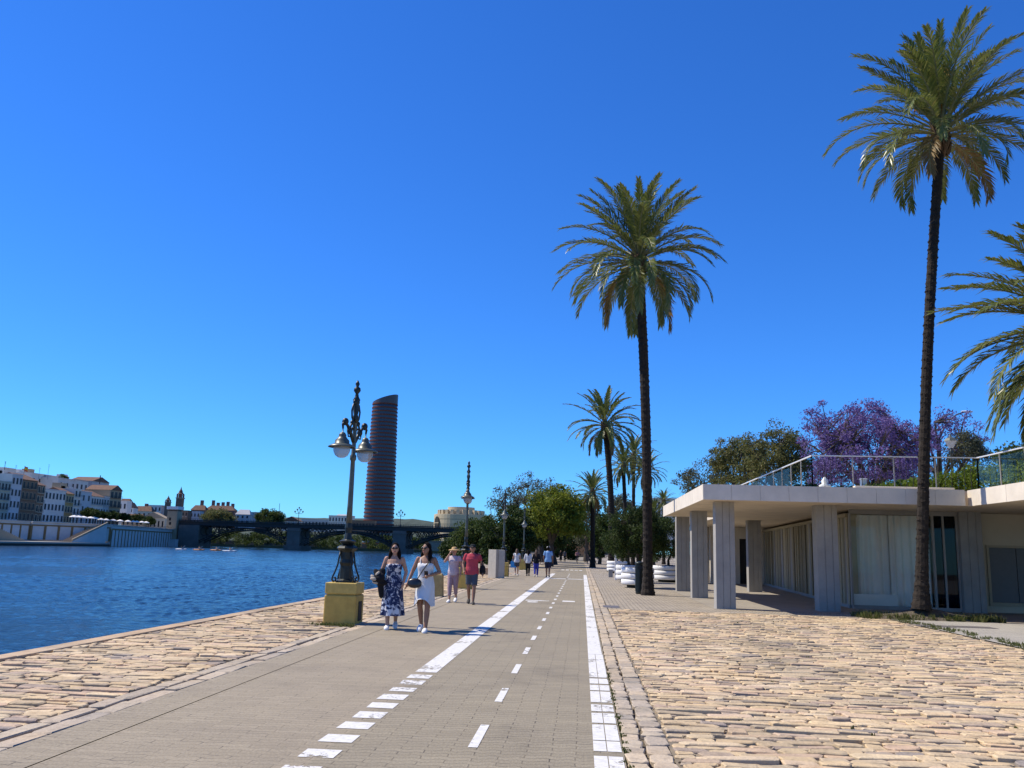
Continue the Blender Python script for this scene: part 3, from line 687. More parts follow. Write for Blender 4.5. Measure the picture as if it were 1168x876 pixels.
b = MB(); b.tube([(9.7, 53.31, .95), (9.7, 53.27, 1.0), (9.7, 53.27, 1.2), (9.7, 53.31, 1.25)], .015, 6); b.build('handle', m_alu, d)
b = MB(); b.sheet([(4.0, 27.6), (30, 27.6), (30, 53.9), (4.0, 53.9)], .005); b.build('floor', m_floor, pv)
# glazed front
GY = 30.62
b = MB()
for x in (8.94, 11.62, 11.95, 12.38): b.box(x - .03, x + .03, GY - .06, GY + .06, .1, 3.12)
b.box(8.94, 12.41, GY - .063, GY + .063, 3.1, RZ0 - .003); b.box(8.94, 12.41, GY - .063, GY + .063, 0, .12)
gf = b.build('window_frame', m_conc2, pv)
b = MB(); b.box(8.97, 11.59, GY - .008, GY + .008, .121, 3.099); b.build('pane', m_glass, gf)
b = MB(); b.box(11.65, 11.92, GY - .008, GY + .008, .121, 3.099); b.build('pane', m_glassb, gf)
b = MB(); b.box(11.98, 12.35, GY - .008, GY + .008, .121, 3.099); b.build('pane', m_glassb, gf)
b = MB(); b.box(8.98, 10.4, GY + .02, GY + .06, .122, .48); b.build('base_panel', m_curtain, gf)
def curtain(x0, x1, y, z0, z1, nm):
    b = MB(); n = int((x1 - x0) / .035); rings = []
    pts = [(x0 + (x1 - x0) * i / n, y + .05 * math.sin(i * .9 + 2 * math.sin(i * .13))) for i in range(n + 1)]
    vs = [(x, yy, z0) for x, yy in pts] + [(x, yy, z1) for x, yy in pts]
    b.add(vs, [(i, i + 1, n + 2 + i, n + 1 + i) for i in range(n)]); return b.build(nm, m_curtain, pv, smooth=True)
curtain(9.02, 10.3, 31.05, .1, 3.1, 'curtain'); curtain(10.3, 11.62, 30.95, .1, 3.1, 'curtain')
b = MB(); b.box(9.3, 30, 35.8, 36.0, 0, 3.24); b.build('inner_wall', m_conc, pv)
# plant room on the right: cream wall with grey double doors in a pale frame
b = MB(); b.box(13.12, 13.52, 31.0, 31.3, 0, 3.24); b.box(15.35, 15.75, 31.0, 31.3, 0, 3.24); b.box(13.52, 15.35, 31.0, 31.3, 2.12, 3.24); b.box(13.52, 15.35, 31.0, 31.3, 0, .33)
b.box(15.75, 22, 31.15, 31.4, 0, 3.24)
b.build('wall', m_cream, pv)
b = MB(); b.box(13.45, 15.42, 30.93, 30.998, .22, .33); b.box(13.45, 13.53, 30.93, 30.998, .332, 2.2); b.box(15.34, 15.42, 30.93, 30.998, .332, 2.2); b.box(13.533, 15.337, 30.93, 30.998, 2.12, 2.2)
df = b.build('door_frame', m_tan, pv)
for x0, x1 in ((13.54, 14.42), (14.445, 15.33)):
    b = MB(); b.box(x0, x1, 31.04, 31.09, .335, 2.115); dd = b.build('door', m_doorgrey, pv)
b = MB(); b.box(11.98, 12.35, GY + .3, GY + .34, 0, 3.1); b.build('blind', mat('blue_blind', (.03, .09, .20)), pv)
b = MB(); b.box(15.76, 16.1, 30.9, 31.1, 0, 3.24); b.build('dark_panel', m_black, pv)

# glass railing round the roof terrace
rl = thing('glass_railing', 'glass railing with pale metal handrail running round the roof terrace', 'railing', (8, 30, 3.7))
path = [(7.1, 40.5), (7.1, 27.95), (11.95, 27.7), (12.2, 15)]
hr, bl = MB(), MB()
for i, ((ax, ay), (bx, by)) in enumerate(zip(path, path[1:])):
    L_ = math.hypot(bx - ax, by - ay); n = round(L_ / 1.35)
    hr.obox(((ax + bx) / 2, (ay + by) / 2, 4.745), (L_ + .05, .045, .032), math.atan2(by - ay, bx - ax))
    gp = MB()
    for k in range(n + 1):
        x, y = ax + (bx - ax) * k / n, ay + (by - ay) * k / n
        ps = MB(); ps.box(x - .015, x + .015, y - .015, y + .015, 3.7, 4.72); ps.build('post', m_conc2, rl)
        if k < n:
            x2, y2 = ax + (bx - ax) * (k + 1) / n, ay + (by - ay) * (k + 1) / n
            l = math.hypot(x2 - x, y2 - y); gp.obox(((x + x2) / 2, (y + y2) / 2, 4.2), (l - .06, .012, .9), math.atan2(by - ay, bx - ax))
    gp.build('glass_panel', m_rail, rl)
    if i == 1:     # slim balusters where the terrace meets the hedge
        for k in range(26):
            x = ax + (bx - ax) * k / 26; y = ay + (by - ay) * k / 26; bl.box(x - .006, x + .006, y + .03, y + .042, 3.7, 4.72)
hr.build('handrail', m_alu, rl); bl.build('balusters', m_joint, rl)
b = MB(); b.box(8.2, 11.1, 27.35, 27.6, 3.70, 3.79)
tag(b.build('roof_kerb', m_conc, loc=(9.5, 27.5, 3.7), bevel=.01), 'pale stone kerb lying along the front edge of the pavilion roof', 'kerb')

# raised park ground behind
b = MB(); b.prism([(8.5, 54.7), (30.2, 54.7), (30.2, 15), (300, 15), (300, 300), (40, 300), (24, 110), (15, 62)], -.04, ZT); structure(b.build('park_ground', m_land))
def hedge(name, label, pathpts, wd, n, leaf, mt, cat='hedge', z0=3.68):
    mb = MB()
    for i in range(n):
        f = random.random() * (len(pathpts) - 1); k = int(f); u = f - k
        a, c = pathpts[k], pathpts[k + 1]; x, y, h = (a[j] + (c[j] - a[j]) * u for j in range(3))
        h *= .85 + .3 * noise.noise(Vector((x * 1.1, y * 1.1, 0)))
        leaves(mb, Vector((x + rnd(-wd, wd), y + rnd(-wd, wd), z0 + rnd(.05, max(h - .15, .1)))), .2, 26, leaf)
    o = mb.build(name, mt, loc=(pathpts[0][0], pathpts[0][1], z0)); return tag(o, label, cat)
hedge('hedge', 'bright green hedge growing behind the glass railing on the roof', [(9.6, 30.6, .35), (10.6, 30.6, .75), (11.9, 30.6, 1.0), (13.2, 29.9, 1.25), (13.9, 26, 1.3), (14.2, 20, 1.35), (14.2, 16, 1.3)], .45, 900, .055, m_leaf_hedge)
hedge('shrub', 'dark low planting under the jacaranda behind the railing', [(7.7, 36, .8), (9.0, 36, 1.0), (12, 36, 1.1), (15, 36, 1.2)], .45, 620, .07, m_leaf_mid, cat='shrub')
# little urn and marker on the terrace
m_whitec = mat('white_render', (.72, .71, .68), rough=.7, var=.06, scale=3)
q = P(941, 557, Y=31); b = MB(); b.lathe([(.17, 0), (.17, .06), (.09, .1), (.07, .2), (.2, .3), (.22, .36), (.1, .42), (.12, .52), (.05, .62), (.02, .66)], (q.x, q.y, 3.7), 12)
tag(b.build('garden_urn', m_whitec, loc=(q.x, q.y, 3.7), smooth=True), 'small white stone urn on the roof terrace behind the railing', 'urn')
q = P(985, 557, Y=31); b = MB(); b.box(q.x - .09, q.x + .09, q.y - .09, q.y + .09, 3.7, 4.28); b.box(q.x - .11, q.x + .11, q.y - .11, q.y + .11, 4.283, 4.33)
tag(b.build('marker_post', m_whitec, loc=(q.x, q.y, 3.7), bevel=.01), 'short pale square post standing on the roof terrace left of the hedge', 'post')

# terrace lamps
m_iron = mat('dark_iron', (.020, .026, .022), rough=.45, metal=.3, var=.3, scale=10, spec=.5)
m_shade = mat('lamp_shade_paint', (.10, .11, .09), rough=.4, metal=.2, var=.15)
def glow_free_globe(name):
    m, nt, out = new_mat(name); L = nt.links.new
    t = node(nt, 'ShaderNodeBsdfTransparent'); t.inputs['Color'].default_value = (.85, .88, .9, 1)
    p = node(nt, 'ShaderNodeBsdfPrincipled', Roughness=.15); p.inputs['Base Color'].default_value = (.46, .48, .50, 1)
    mx = node(nt, 'ShaderNodeMixShader'); mx.inputs[0].default_value = .62
    L(t.outputs[0], mx.inputs[1]); L(p.outputs[0], mx.inputs[2]); L(mx.outputs[0], out.inputs['Surface']); return m
m_globe = glow_free_globe('frosted_globe')
q = P(1088, 560, Y=40); lt = thing('street_lamp', 'classic lantern street lamp standing in the hedge on the terrace', 'street lamp', (q.x, q.y, ZT))
b = MB(); top = P(1088, 511, Y=40).z
b.lathe([(.16, ZT), (.16, ZT + .5), (.10, ZT + .6), (.06, ZT + .9), (.045, top - .3), (.08, top - .25), (.03, top)], (q.x, q.y, 0), 10); b.build('pole', m_iron, lt, smooth=True)
b = MB(); b.lathe([(.10, top), (.27, top + .30)], (q.x, q.y, 0), 6); b.build('lantern', m_globe, lt)
b = MB(); b.lathe([(.30, top + .302), (.2, top + .42), (.07, top + .5), (.03, top + .62)], (q.x, q.y, 0), 6); b.build('cap', m_shade, lt)
q = P(1073, 540, Y=62); tp = P(1074, 500, Y=62); lt = thing('street_lamp', 'tall modern street lamp with curved arm beside the jacaranda', 'street lamp', (q.x, q.y, ZT))
b = MB(); pts = [(q.x, q.y, ZT), (q.x + .05, q.y, tp.z)]
for px, py in ((1077, 488), (1083, 479), (1091, 473), (1100, 470)): w_ = P(px, py, Y=62); pts.append(tuple(w_))
b.tube(pts, [.11, .085, .07, .06, .05, .045], 8); b.build('pole', m_shade, lt, smooth=True)
b = MB(); w_ = P(1103, 469.5, Y=62); b.ell(w_, (.42, .14, .08), 12, 8); b.build('lamp_head', m_alu, lt, smooth=True)

# ================================================================== STREET FURNITURE
m_yellow = mat('ochre_stucco', (.54, .36, .085), rough=.8, var=.16, scale=4, bump=.25, bscale=40)
m_yedge = mat('ochre_cap', (.56, .40, .11), rough=.8, var=.2, scale=6, bump=.25)
m_dark = mat('dark_hatch', (.03, .028, .02), rough=.8)
def riverside_lamp(loc, label, detail=True, arm=73):
    x, y, z = loc; root = thing('street_lamp', label, 'street lamp', loc, group='old iron street lamps along the quay')
    n = 14 if detail else 8
    b = MB(); b.box(x - .36, x + .36, y - .36, y + .36, -.05, .62); pd = b.build('pedestal', m_yellow, root, bevel=.03)
    b = MB(); b.box(x - .355, x + .355, y - .355, y + .355, .645, .885); b.box(x - .32, x + .32, y - .32, y + .32, .615, .65); b.build('pedestal_cap', m_yedge, pd, bevel=.06)
    b = MB(); b.box(x + .355, x + .372, y - .12, y + .16, .06, .48); b.build('hatch', m_dark, pd)
    # iron foot with four volutes
    b = MB(); b.lathe([(.24, .885), (.24, .92), (.15, .96), (.14, 1.25), (.17, 1.32), (.15, 1.4), (.16, 1.55), (.20, 1.60), (.245, 1.64), (.22, 1.68), (.12, 1.72), (.19, 1.78), (.20, 1.8), (.10, 1.84), (.07, 1.98), (.09, 2.1), (.075, 2.2)], (x, y, 0), 8)
    b.build('lamp_foot', m_iron, root)
    for k in range(4):
        a = math.pi / 4 + k * math.pi / 2; dx, dy = math.cos(a), math.sin(a); b = MB(); pts = []
        for r, zz in ((.17, 1.56), (.20, 1.42), (.22, 1.28), (.28, 1.12), (.33, 1.02), (.345, .95), (.31, .905), (.26, .92), (.245, .97), (.275, 1.0), (.295, .97)): pts.append((x + dx * r, y + dy * r, zz))
        b.tube(pts, .02, 6); b.build('volute', m_iron, root, smooth=True)
    ZA = 4.55
    b = MB(); b.lathe([(.07, 2.2), (.062, 2.6), (.055, 3.4), (.05, 3.62), (.075, 3.66), (.075, 3.74), (.05, 3.78), (.045, ZA), (.06, ZA + .04), (.02, ZA + .1)], (x, y, 0), n); b.build('pole', m_shade, root, smooth=True)
    # scrolled finial
    ux, uy = math.cos(R(arm)), math.sin(R(arm))      # direction of the arms
    vx, vy = uy, -ux
    b = MB()
    for s in (-1, 1):
        for wx, wy in ((ux, uy),):
            def pt(r, zz): return (x + s * wx * r, y + s * wy * r, zz)
            b.tube([pt(.03, 4.05), pt(.14, 4.2), pt(.20, 4.38), pt(.13, 4.52), pt(.05, 4.45), pt(.07, 4.34), pt(.12, 4.38)], .028, 6)
            b.tube([pt(.05, 4.5), pt(.15, 4.62), pt(.175, 4.78), pt(.12, 4.93), pt(.05, 4.98), pt(.04, 4.88)], .024, 6)
            b.ell(pt(.22, 4.30), (.07, .07, .085), 8, 6); b.ell(pt(.13, 4.5), (.05, .05, .06), 8, 6); b.ell(pt(.06, 5.0), (.05, .05, .06), 8, 6)
    b.lathe([(.05, 4.5), (.09, 4.6), (.05, 4.7), (.08, 4.84), (.045, 4.95), (.09, 5.05), (.05, 5.12), (.035, 5.2), (.085, 5.27), (.075, 5.33), (.03, 5.37), (.055, 5.43), (.012, 5.52)], (x, y, 0), 10)
    b.build('finial', m_iron, root, smooth=True)
    for s in (-1, 1):
        def pt(r, zz): return (x + s * ux * r, y + s * uy * r, zz)
        b = MB(); b.tube([pt(.04, 4.060), pt(.16, 4.230), pt(.32, 4.410), pt(.46, 4.470), pt(.52, 4.410), pt(.50, 4.310)], [.04, .04, .035, .03, .03, .022], 7)
        b.ell(pt(.42, 4.480), (.08, .08, .09), 8, 6); b.tube([pt(.1, 4.170), pt(.26, 4.160), pt(.3, 4.290), pt(.22, 4.330)], .018, 6)
        ar = b.build('arm', m_iron, root, smooth=True)
        cx, cy, _ = pt(.50, 0)
        b = MB(); b.lathe([(.014, 4.350), (.014, 4.230), (.05, 4.220), (.085, 4.170), (.085, 4.130), (.10, 4.100), (.16, 4.040), (.165, 3.970), (.2, 3.955), (.305, 3.905), (.31, 3.880), (.295, 3.880)], (cx, cy, 0), 20, cap=False); b.build('lamp_shade', m_shade, root, smooth=True)
        b = MB(); b.lathe([(.185, 3.910), (.195, 3.870), (.185, 3.790), (.145, 3.700), (.075, 3.650), (.001, 3.640)], (cx, cy, 0), 18, cap=False); b.build('globe', m_globe, root, smooth=True)
    root.scale = (.93, .93, .93)
    return root
lp = P(391, 710.5, Z=0); riverside_lamp((lp.x, lp.y, 0), 'nearest ornate iron street lamp on a yellow pedestal, with two bell shades')
riverside_lamp((-4.70, 35.9, 0), 'second ornate street lamp, its yellow pedestal half hidden behind the man in red', False, 96)
riverside_lamp((-4.72, 53.6, 0), 'third ornate street lamp, rising behind the pale concrete slab', False, 96)
riverside_lamp((-4.74, 72.5, 0), 'farthest ornate street lamp against the dark trees', False, 95)

m_tanst = mat('sandstone_bollard', (.40, .29, .12), rough=.85, var=.25, scale=5, bump=.3)
def bollard(px, py, w_, h, label):
    p = P(px, py, Z=0); b = MB()
    b.lathe([(w_ * .74, -.04), (w_ * .70, h * .2), (w_ * .62, h * .93), (w_ * .5, h)], (p.x, p.y, 0), 4)
    o = b.build('bollard', m_tanst, loc=(p.x, p.y, 0), bevel=.02); o.rotation_euler = (0, 0, 0)
    me = o.data
    for v in me.vertices:
        v.co = Matrix.Rotation(R(45), 3, 'Z') @ v.co
    tag(o, label, 'bollard', group='stone bollards along the quay')
bollard(499, 680, .36, .74, 'nearest sandstone bollard, behind the woman in the white dress')
bollard(549.5, 651, .3, .6, 'small grey-tan bollard left of the pale concrete slab')
# pale concrete slab
p = P(566, 659.5, Z=0); b = MB(); b.obox((p.x - .17, p.y + .18, .76), (.62, .3, 1.6), R(-40)); b.box(p.x + .1, p.x + .42, p.y - .02, p.y + .42, -.04, 1.55)
tag(b.build('concrete_slab', mat('slab_render', (.44, .40, .33), var=.1), loc=(p.x, p.y, 0), bevel=.012), 'upright pale concrete slab in two halves beside the third street lamp', 'slab')
p = P(540, 655, Z=0); b = MB(); b.prism([(p.x - .1, p.y), (p.x + .5, p.y - .15), (p.x + 1.3, p.y), (p.x + 1.3, p.y + .6), (p.x - .1, p.y + .5)], -.03, .42)
tag(b.build('stone_bench', m_cope, loc=(p.x, p.y, 0), bevel=.03), 'long low stone bench at the quay edge left of the concrete slab', 'bench')

# litter bin
p = P(729.5, 677.5, Z=0); bn = thing('litter_bin', 'tall round black litter bin at the foot of the straight palm', 'litter bin', (p.x, p.y, 0))
m_bin = mat('bin_metal', (.022, .03, .028), rough=.4, metal=.4, var=.2, scale=15)
b = MB(); b.lathe([(.14, 0), (.16, .03), (.165, .1), (.165, 1.15), (.15, 1.16)], (p.x, p.y, 0), 20); 
for k in range(20): a = k * math.pi / 10; b.obox((p.x + .168 * math.cos(a), p.y + .168 * math.sin(a), .62), (.012, .03, 1.0), a)
b.build('body', m_bin, bn)
b = MB(); b.lathe([(.185, 1.165), (.19, 1.2), (.175, 1.235), (.12, 1.26), (.04, 1.27)], (p.x, p.y, 0), 20); b.build('lid', m_bin, bn, smooth=True)
b = MB(); b.box(p.x - .1, p.x + .1, p.y - .176, p.y - .16, .98, 1.1); b.build('opening', m_black, bn)

# ringed white planters with clipped shrubs
m_planter = mat('planter_white', (.74, .73, .70), rough=.55, var=.05, scale=3)
m_soil = mat('planter_soil', (.09, .05, .03), rough=1, var=.4)
def planter(x, y, r, label, slabel, seed, sr=1.35, sz=2.35, n=150):
    root = thing('planter', label, 'planter', (x, y, 0), group='ringed white planters along the path')
    for k in range(3):
        z0 = .14 + .27 * k; b = MB(); q = .06
        b.lathe([(r - .09, z0), (r - .03, z0 + .012), (r, z0 + q), (r, z0 + .25 - q), (r - .03, z0 + .238), (r - .09, z0 + .25)], (x, y, 0), 32)
        b.build('ring', m_planter, root, smooth=True)
    b = MB(); b.lathe([(r * .62, -.03), (r * .66, .12), (r - .1, .13), (r - .1, .93)], (x, y, 0), 32); b.build('core', m_dark, root)
    b = MB(); b.lathe([(r - .1, .90), (r * .5, .95), (.02, .97)], (x, y, 0), 16); b.build('soil', m_soil, root)
    tree((x, y, .9), (x, y, sz), (sr, sr, sz - 1.12), slabel, m_leaf_dark, nclump=n, clump_r=.34, nleaf=110, leaf=.055, trunk_r=.07, limbs=6, name='shrub', cat='shrub', group='clipped shrubs in the white planters', seed=60 + seed, lower=-.9, hollow=.35, shell=.35)
planter(2.62, 42.6, .78, 'nearest white ringed planter, just left of the black litter bin', 'large round shrub in the planter left of the litter bin', 1, 1.42, 2.4, 210)
planter(5.0, 52.5, .92, 'white ringed planter standing alone nearest the pavilion pillars', 'round shrub filling the planter nearest the pavilion pillars', 2, 1.5, 2.45, 170)
planter(2.62, 50.2, .75, 'second white planter in the row by the path, behind the nearest one', 'shrub in the second planter of the row by the path', 3, 1.2, 2.2, 110)
planter(2.75, 71, .8, 'far white planter beside the grey block and white gate post', 'dark shrub in the far planter by the white gate post', 4, 1.25, 2.3, 100)
for px, py, w_, h, lb in ((702.5, 661.5, .13, 1.75, 'slim white post between the two nearest planters in the row'), (685.5, 640, .28, 2.1, 'tall white gate post beyond the far planter'), (681.5, 637, .34, 3.0, 'farthest and tallest white gate post beside the lane')):
    p = P(px, py, Z=0); b = MB(); b.box(p.x - w_ / 2, p.x + w_ / 2, p.y, p.y + .25, -.02, h); b.box(p.x - w_ / 2 - .02, p.x + w_ / 2 + .02, p.y - .02, p.y + .27, h, h + .05)
    tag(b.build('white_post', m_whitec, loc=(p.x, p.y, 0), bevel=.01), lb, 'post')
p = P(696.5, 658.5, Z=0); b = MB(); b.box(p.x - .14, p.x + .14, p.y, p.y + .3, -.02, .5)
tag(b.build('concrete_block', m_conc2, loc=(p.x, p.y, 0), bevel=.02), 'small grey concrete block by the slim white post', 'block')
p = P(698, 648, Z=0); b = MB(); b.lathe([(.03, 0), (.03, .9), (.16, 1.0), (.2, 1.6), (.12, 2.3), (.02, 2.6)], (p.x, p.y, 0), 10)
tag(b.build('folded_parasol', mat('navy_cloth', (.012, .016, .05), rough=.9), loc=(p.x, p.y, 0)), 'folded navy blue parasol between the white planters', 'parasol')
# terracotta wall far down the boulevard
b = MB(); p = P(666, 621, Y=260); b.box(p.x - 5, p.x + 5, 258, 262, 0, 5.2); b.box(p.x - 5.2, p.x + 5.2, 257.7, 262.3, 5.2, 5.5)
tag(b.build('garden_wall', mat('terracotta_render', (.42, .20, .08), var=.15, scale=.3), loc=(p.x, 260, 0)), 'sunlit terracotta wall closing the view at the end of the lane', 'wall')
# ================================================================== FAR BANK (TRIANA SIDE)
m_wallw = mat('white_quay_wall', (.52, .51, .49), rough=.85, var=.12, scale=.25)
m_ochre = mat('ochre_trim', (.22, .14, .06), rough=.85, var=.15, scale=.5)
m_win = mat('dark_window', (.02, .022, .025), rough=.4, var=.3, spec=.2)
m_tile = mat('roof_tile', (.14, .078, .052), rough=.9, var=.3, scale=1.2)
m_railm = mat('balcony_iron', (.03, .03, .03), rough=.6)
HW = {k: mat('render_' + k, c, rough=.85, var=.1, scale=.3) for k, c in dict(
    white=(.60, .56, .50), bluewhite=(.46, .47, .47), cream=(.52, .46, .34), brown=(.17, .115, .08), tan=(.34, .27, .18), grey=(.40, .40, .40),
    ochre=(.36, .26, .11), brick=(.26, .12, .08), green=(.30, .36, .33), pink=(.45, .33, .28)).items()}
XF = -213.0
def Yat(px, X): return P(px, 600, X=X).y
# street level behind the quay walls
b = MB(); b.prism([(-3000, -200), (-199.2, -200), (-199.2, 306), (-198, 330), (-181.6, 330.5), (-204.4, 430), (-204.4, 470), (-3000, 470)], -2.4, LB); structure(b.build('far_street', HW['grey']))
def facade_thing(px0, px1, pyt, label, wall, cols, rows, X=XF, depth=12, roof='flat', balcony=True, z0=LB, trim=None, name='town_house', group='houses along the far bank', win=(1.25, 2.3), top=None, gx=(), pyb=None):
    """a house whose front looks onto the river (+X)"""
    y0, y1 = Yat(px0, X), Yat(px1, X); zt = P((px0 + px1) / 2, pyt, X=X).z if top is None else top
    if pyb is not None: z0 = P((px0 + px1) / 2, pyb, X=X).z
    yc = (y0 + y1) / 2; root = thing(name, label, 'house', (X, yc, z0), group=group)
    b = MB(); b.box(X - depth, X, y0 + .05, y1 - .05, z0 - .5, zt); b.build('wall', HW[wall], root)
    b = MB()
    if roof == 'flat':
        b.box(X - depth - .1, X + .25, y0 + .03, y1 - .03, zt + .01, zt + .35); b.build('cornice', HW[trim or wall], root)
        rs = random.Random(int(px0 * 7) + 900)
        for q in range(rs.choice([1, 2, 2])):
            ya = rs.uniform(y0 + .5, y1 - 3); b = MB(); hh = rs.uniform(1.4, 2.8); b.box(X - depth + 1, X - depth + 5, ya, ya + rs.uniform(2, 4.5), zt + .352, zt + hh); b.build('stair_hut', HW[rs.choice(['white', 'grey', 'tan'])], root)
    elif roof == 'slope':
        b.add([(X + .6, y0, zt), (X + .6, y1, zt), (X - depth * .5, y1, zt + 2.6), (X - depth * .5, y0, zt + 2.6), (X - depth, y1, zt), (X - depth, y0, zt)], [(0, 1, 2, 3), (3, 2, 4, 5), (0, 3, 5), (1, 4, 2)]); b.build('roof', m_tile, root)
    elif roof == 'gable':
        b.add([(X + .5, y0 - .2, zt), (X + .5, y1 + .2, zt), (X + .5, yc, zt + 2.4), (X - depth, y0 - .2, zt), (X - depth, y1 + .2, zt), (X - depth, yc, zt + 2.4)], [(0, 2, 5, 3), (2, 1, 4, 5), (0, 1, 2), (3, 5, 4)]); b.build('roof', m_tile, root)
    fh = (zt - z0) / rows
    for r in range(rows):
        for c in range(cols):
            y = y0 + (y1 - y0) * (c + .5) / cols; z = z0 + fh * r + fh * .22
            wd, ht = min(win[0], (y1 - y0) / cols * .55), min(win[1], fh * .62)
            b = MB(); b.box(X + .002, X + .05, y - wd / 2, y + wd / 2, z, z + ht, 0)
            fr = .14
            for q in ((y - wd / 2 - fr, y - wd / 2, z - fr, z + ht + fr), (y + wd / 2, y + wd / 2 + fr, z - fr, z + ht + fr)): b.box(X + .002, X + .12, q[0], q[1], q[2], q[3], 1)
            b.box(X + .002, X + .13, y - wd / 2, y + wd / 2, z + ht, z + ht + fr, 1); b.box(X + .002, X + .16, y - wd / 2, y + wd / 2, z - fr, z, 1)
            b.build('window', [m_win, HW[trim or wall]], root)
        if balcony and r > 0:
            b = MB(); z = z0 + fh * r + fh * .16; m_ = .5
            b.box(X, X + .9, y0 + m_, y1 - m_, z - .16, z - .02, 1)
            b.box(X + .85, X + .9, y0 + m_, y1 - m_, z + .92, z + 1.0)
            k = int((y1 - y0) / .45)
            for i in range(k): yy = y0 + m_ + (y1 - y0 - 2 * m_) * i / max(1, k - 1); b.box(X + .86, X + .89, yy - .03, yy + .03, z - .02, z + .92)
            b.build('balcony', [m_railm, HW[trim or wall]], root)
    return root
# front row, left to right
facade_thing(-9, 6.5, 549, 'dark greenish apartment house at the left edge of the photo', 'green', 4, 4, balcony=True)
facade_thing(6.5, 19, 541, 'narrow pale blue-white house with a blank side wall, second from the left edge', 'bluewhite', 3, 4, balcony=False)
facade_thing(19, 37, 547, 'brown house with a dark tiled roof and long balconies', 'brown', 4, 4, roof='slope', trim='tan', win=(1.7, 2.4))
facade_thing(37, 46.3, 553, 'narrow brown balconied house beside the white blue-trimmed one', 'brown', 2, 4, roof='slope', trim='cream')
facade_thing(46.3, 71, 559, 'white house with blue-grey cornice bands and tall windows', 'white', 6, 3, trim='bluewhite', balcony=False)
facade_thing(71, 80.5, 563, 'narrow ochre house with a tiled roof', 'ochre', 3, 3, roof='slope', trim='cream')
facade_thing(80.5, 88.5, 558, 'slim white house with dark balcony stacks', 'white', 2, 4)
facade_thing(88.5, 100.5, 561, 'blue-white house showing a broad blank side wall', 'bluewhite', 2, 3, balcony=False)
facade_thing(100.5, 115, 566, 'white house with a blue balustrade and red awning roof', 'white', 5, 3, trim='bluewhite', roof='slope')
facade_thing(115, 121.5, 567, 'narrow grey-white house right of the blue balustrade', 'grey', 2, 3, trim='white')
facade_thing(121.5, 135, 559, 'tan gabled house with dark galleries at the end of the terrace', 'tan', 3, 4, roof='gable', trim='brown', win=(2.2, 2.4))
# second row rising behind
XB = -238
facade_thing(-4, 9, 533.5, 'white rooftop block behind the leftmost house', 'white', 3, 4, X=XB, balcony=False, group='taller blocks behind the front houses')
facade_thing(28, 67, 541.5, 'long white roof terrace block under the flag', 'white', 6, 4, X=XB, balcony=False, group='taller blocks behind the front houses')
facade_thing(60, 81, 546, 'white cube-like attic left of the rooftop shrubs', 'white', 3, 4, X=-230, balcony=False, group='taller blocks behind the front houses')
facade_thing(80, 95, 547.5, 'white attic with a shaded dark red loggia', 'white', 3, 4, X=XB, balcony=False, trim='pink', group='taller blocks behind the front houses')
facade_thing(99, 119, 549, 'plain grey attic block carrying an antenna mast', 'grey', 2, 4, X=XB, balcony=False, roof='gable', group='taller blocks behind the front houses')
# roof masts, flag
def mast(px, py0, py1, label, X=-228, r=.05):
    a, c = P(px, py0, X=X), P(px, py1, X=X); b = MB(); b.tube([a, Vector((a.x, a.y, c.z))], r, 5)
    for k, s in ((.95, 1.1), (.85, .8), (.75, .6)): z = a.z + (c.z - a.z) * k; b.obox((a.x, a.y, z), (.06, s, .05))
    tag(b.build('antenna', m_railm, loc=a), label, 'antenna', group='rooftop antennas on the far bank')
mast(5, 536, 526, 'thick antenna on the leftmost white rooftop', r=.1); mast(17, 543, 530, 'thin antenna left of the flag'); mast(44, 546, 533, 'slender antenna right of the flag'); mast(54, 547, 529, 'tall thin antenna over the long white roof terrace')
mast(113.5, 552, 542, 'stout dark mast on the grey attic block', r=.22); mast(318, 588, 574, 'antenna right of the dark green rooftop tree', X=-165, r=.12)
a = P(26.5, 545, X=-228); c = P(26.5, 531, X=-228); fl = thing('flag', 'red and yellow striped flag flying above the long white roof', 'flag', a)
b = MB(); b.tube([a, (a.x, a.y, c.z)], .06, 6); b.build('pole', m_railm, fl)
b = MB(); y0 = a.y + .1; y1 = P(31.5, 535, X=-228).y
zt, zb = P(29, 532, X=-228).z, P(29, 537.2, X=-228).z
for i, (f0, f1, k) in enumerate(((0, .25, 0), (.25, .75, 1), (.75, 1, 0))):
    n = 10; vs = []
    for j in range(n + 1): t = j / n; wv = .25 * math.sin(t * 7) * t; vs += [(a.x + wv, y0 + (y1 - y0) * t, zb + (zt - zb) * f0 - t * .2), (a.x + wv, y0 + (y1 - y0) * t, zb + (zt - zb) * f1 - t * .2)]
    b.add(vs, [(2 * j, 2 * j + 2, 2 * j + 3, 2 * j + 1) for j in range(n)], k)
b.build('cloth', [mat('flag_red', (.55, .03, .03)), mat('flag_yellow', (.75, .45, .03))], fl)
p = P(72, 545, X=XB); tree((p.x, p.y, p.z - 3), (p.x, p.y, p.z - .3), (2.0, 4.2, 1.7), 'dark shrubs on a rooftop among the white attics', m_leaf_mid, nclump=40, clump_r=.7, nleaf=90, leaf=.22, trunk_r=.1, name='rooftop_shrub', cat='shrub', seed=41)

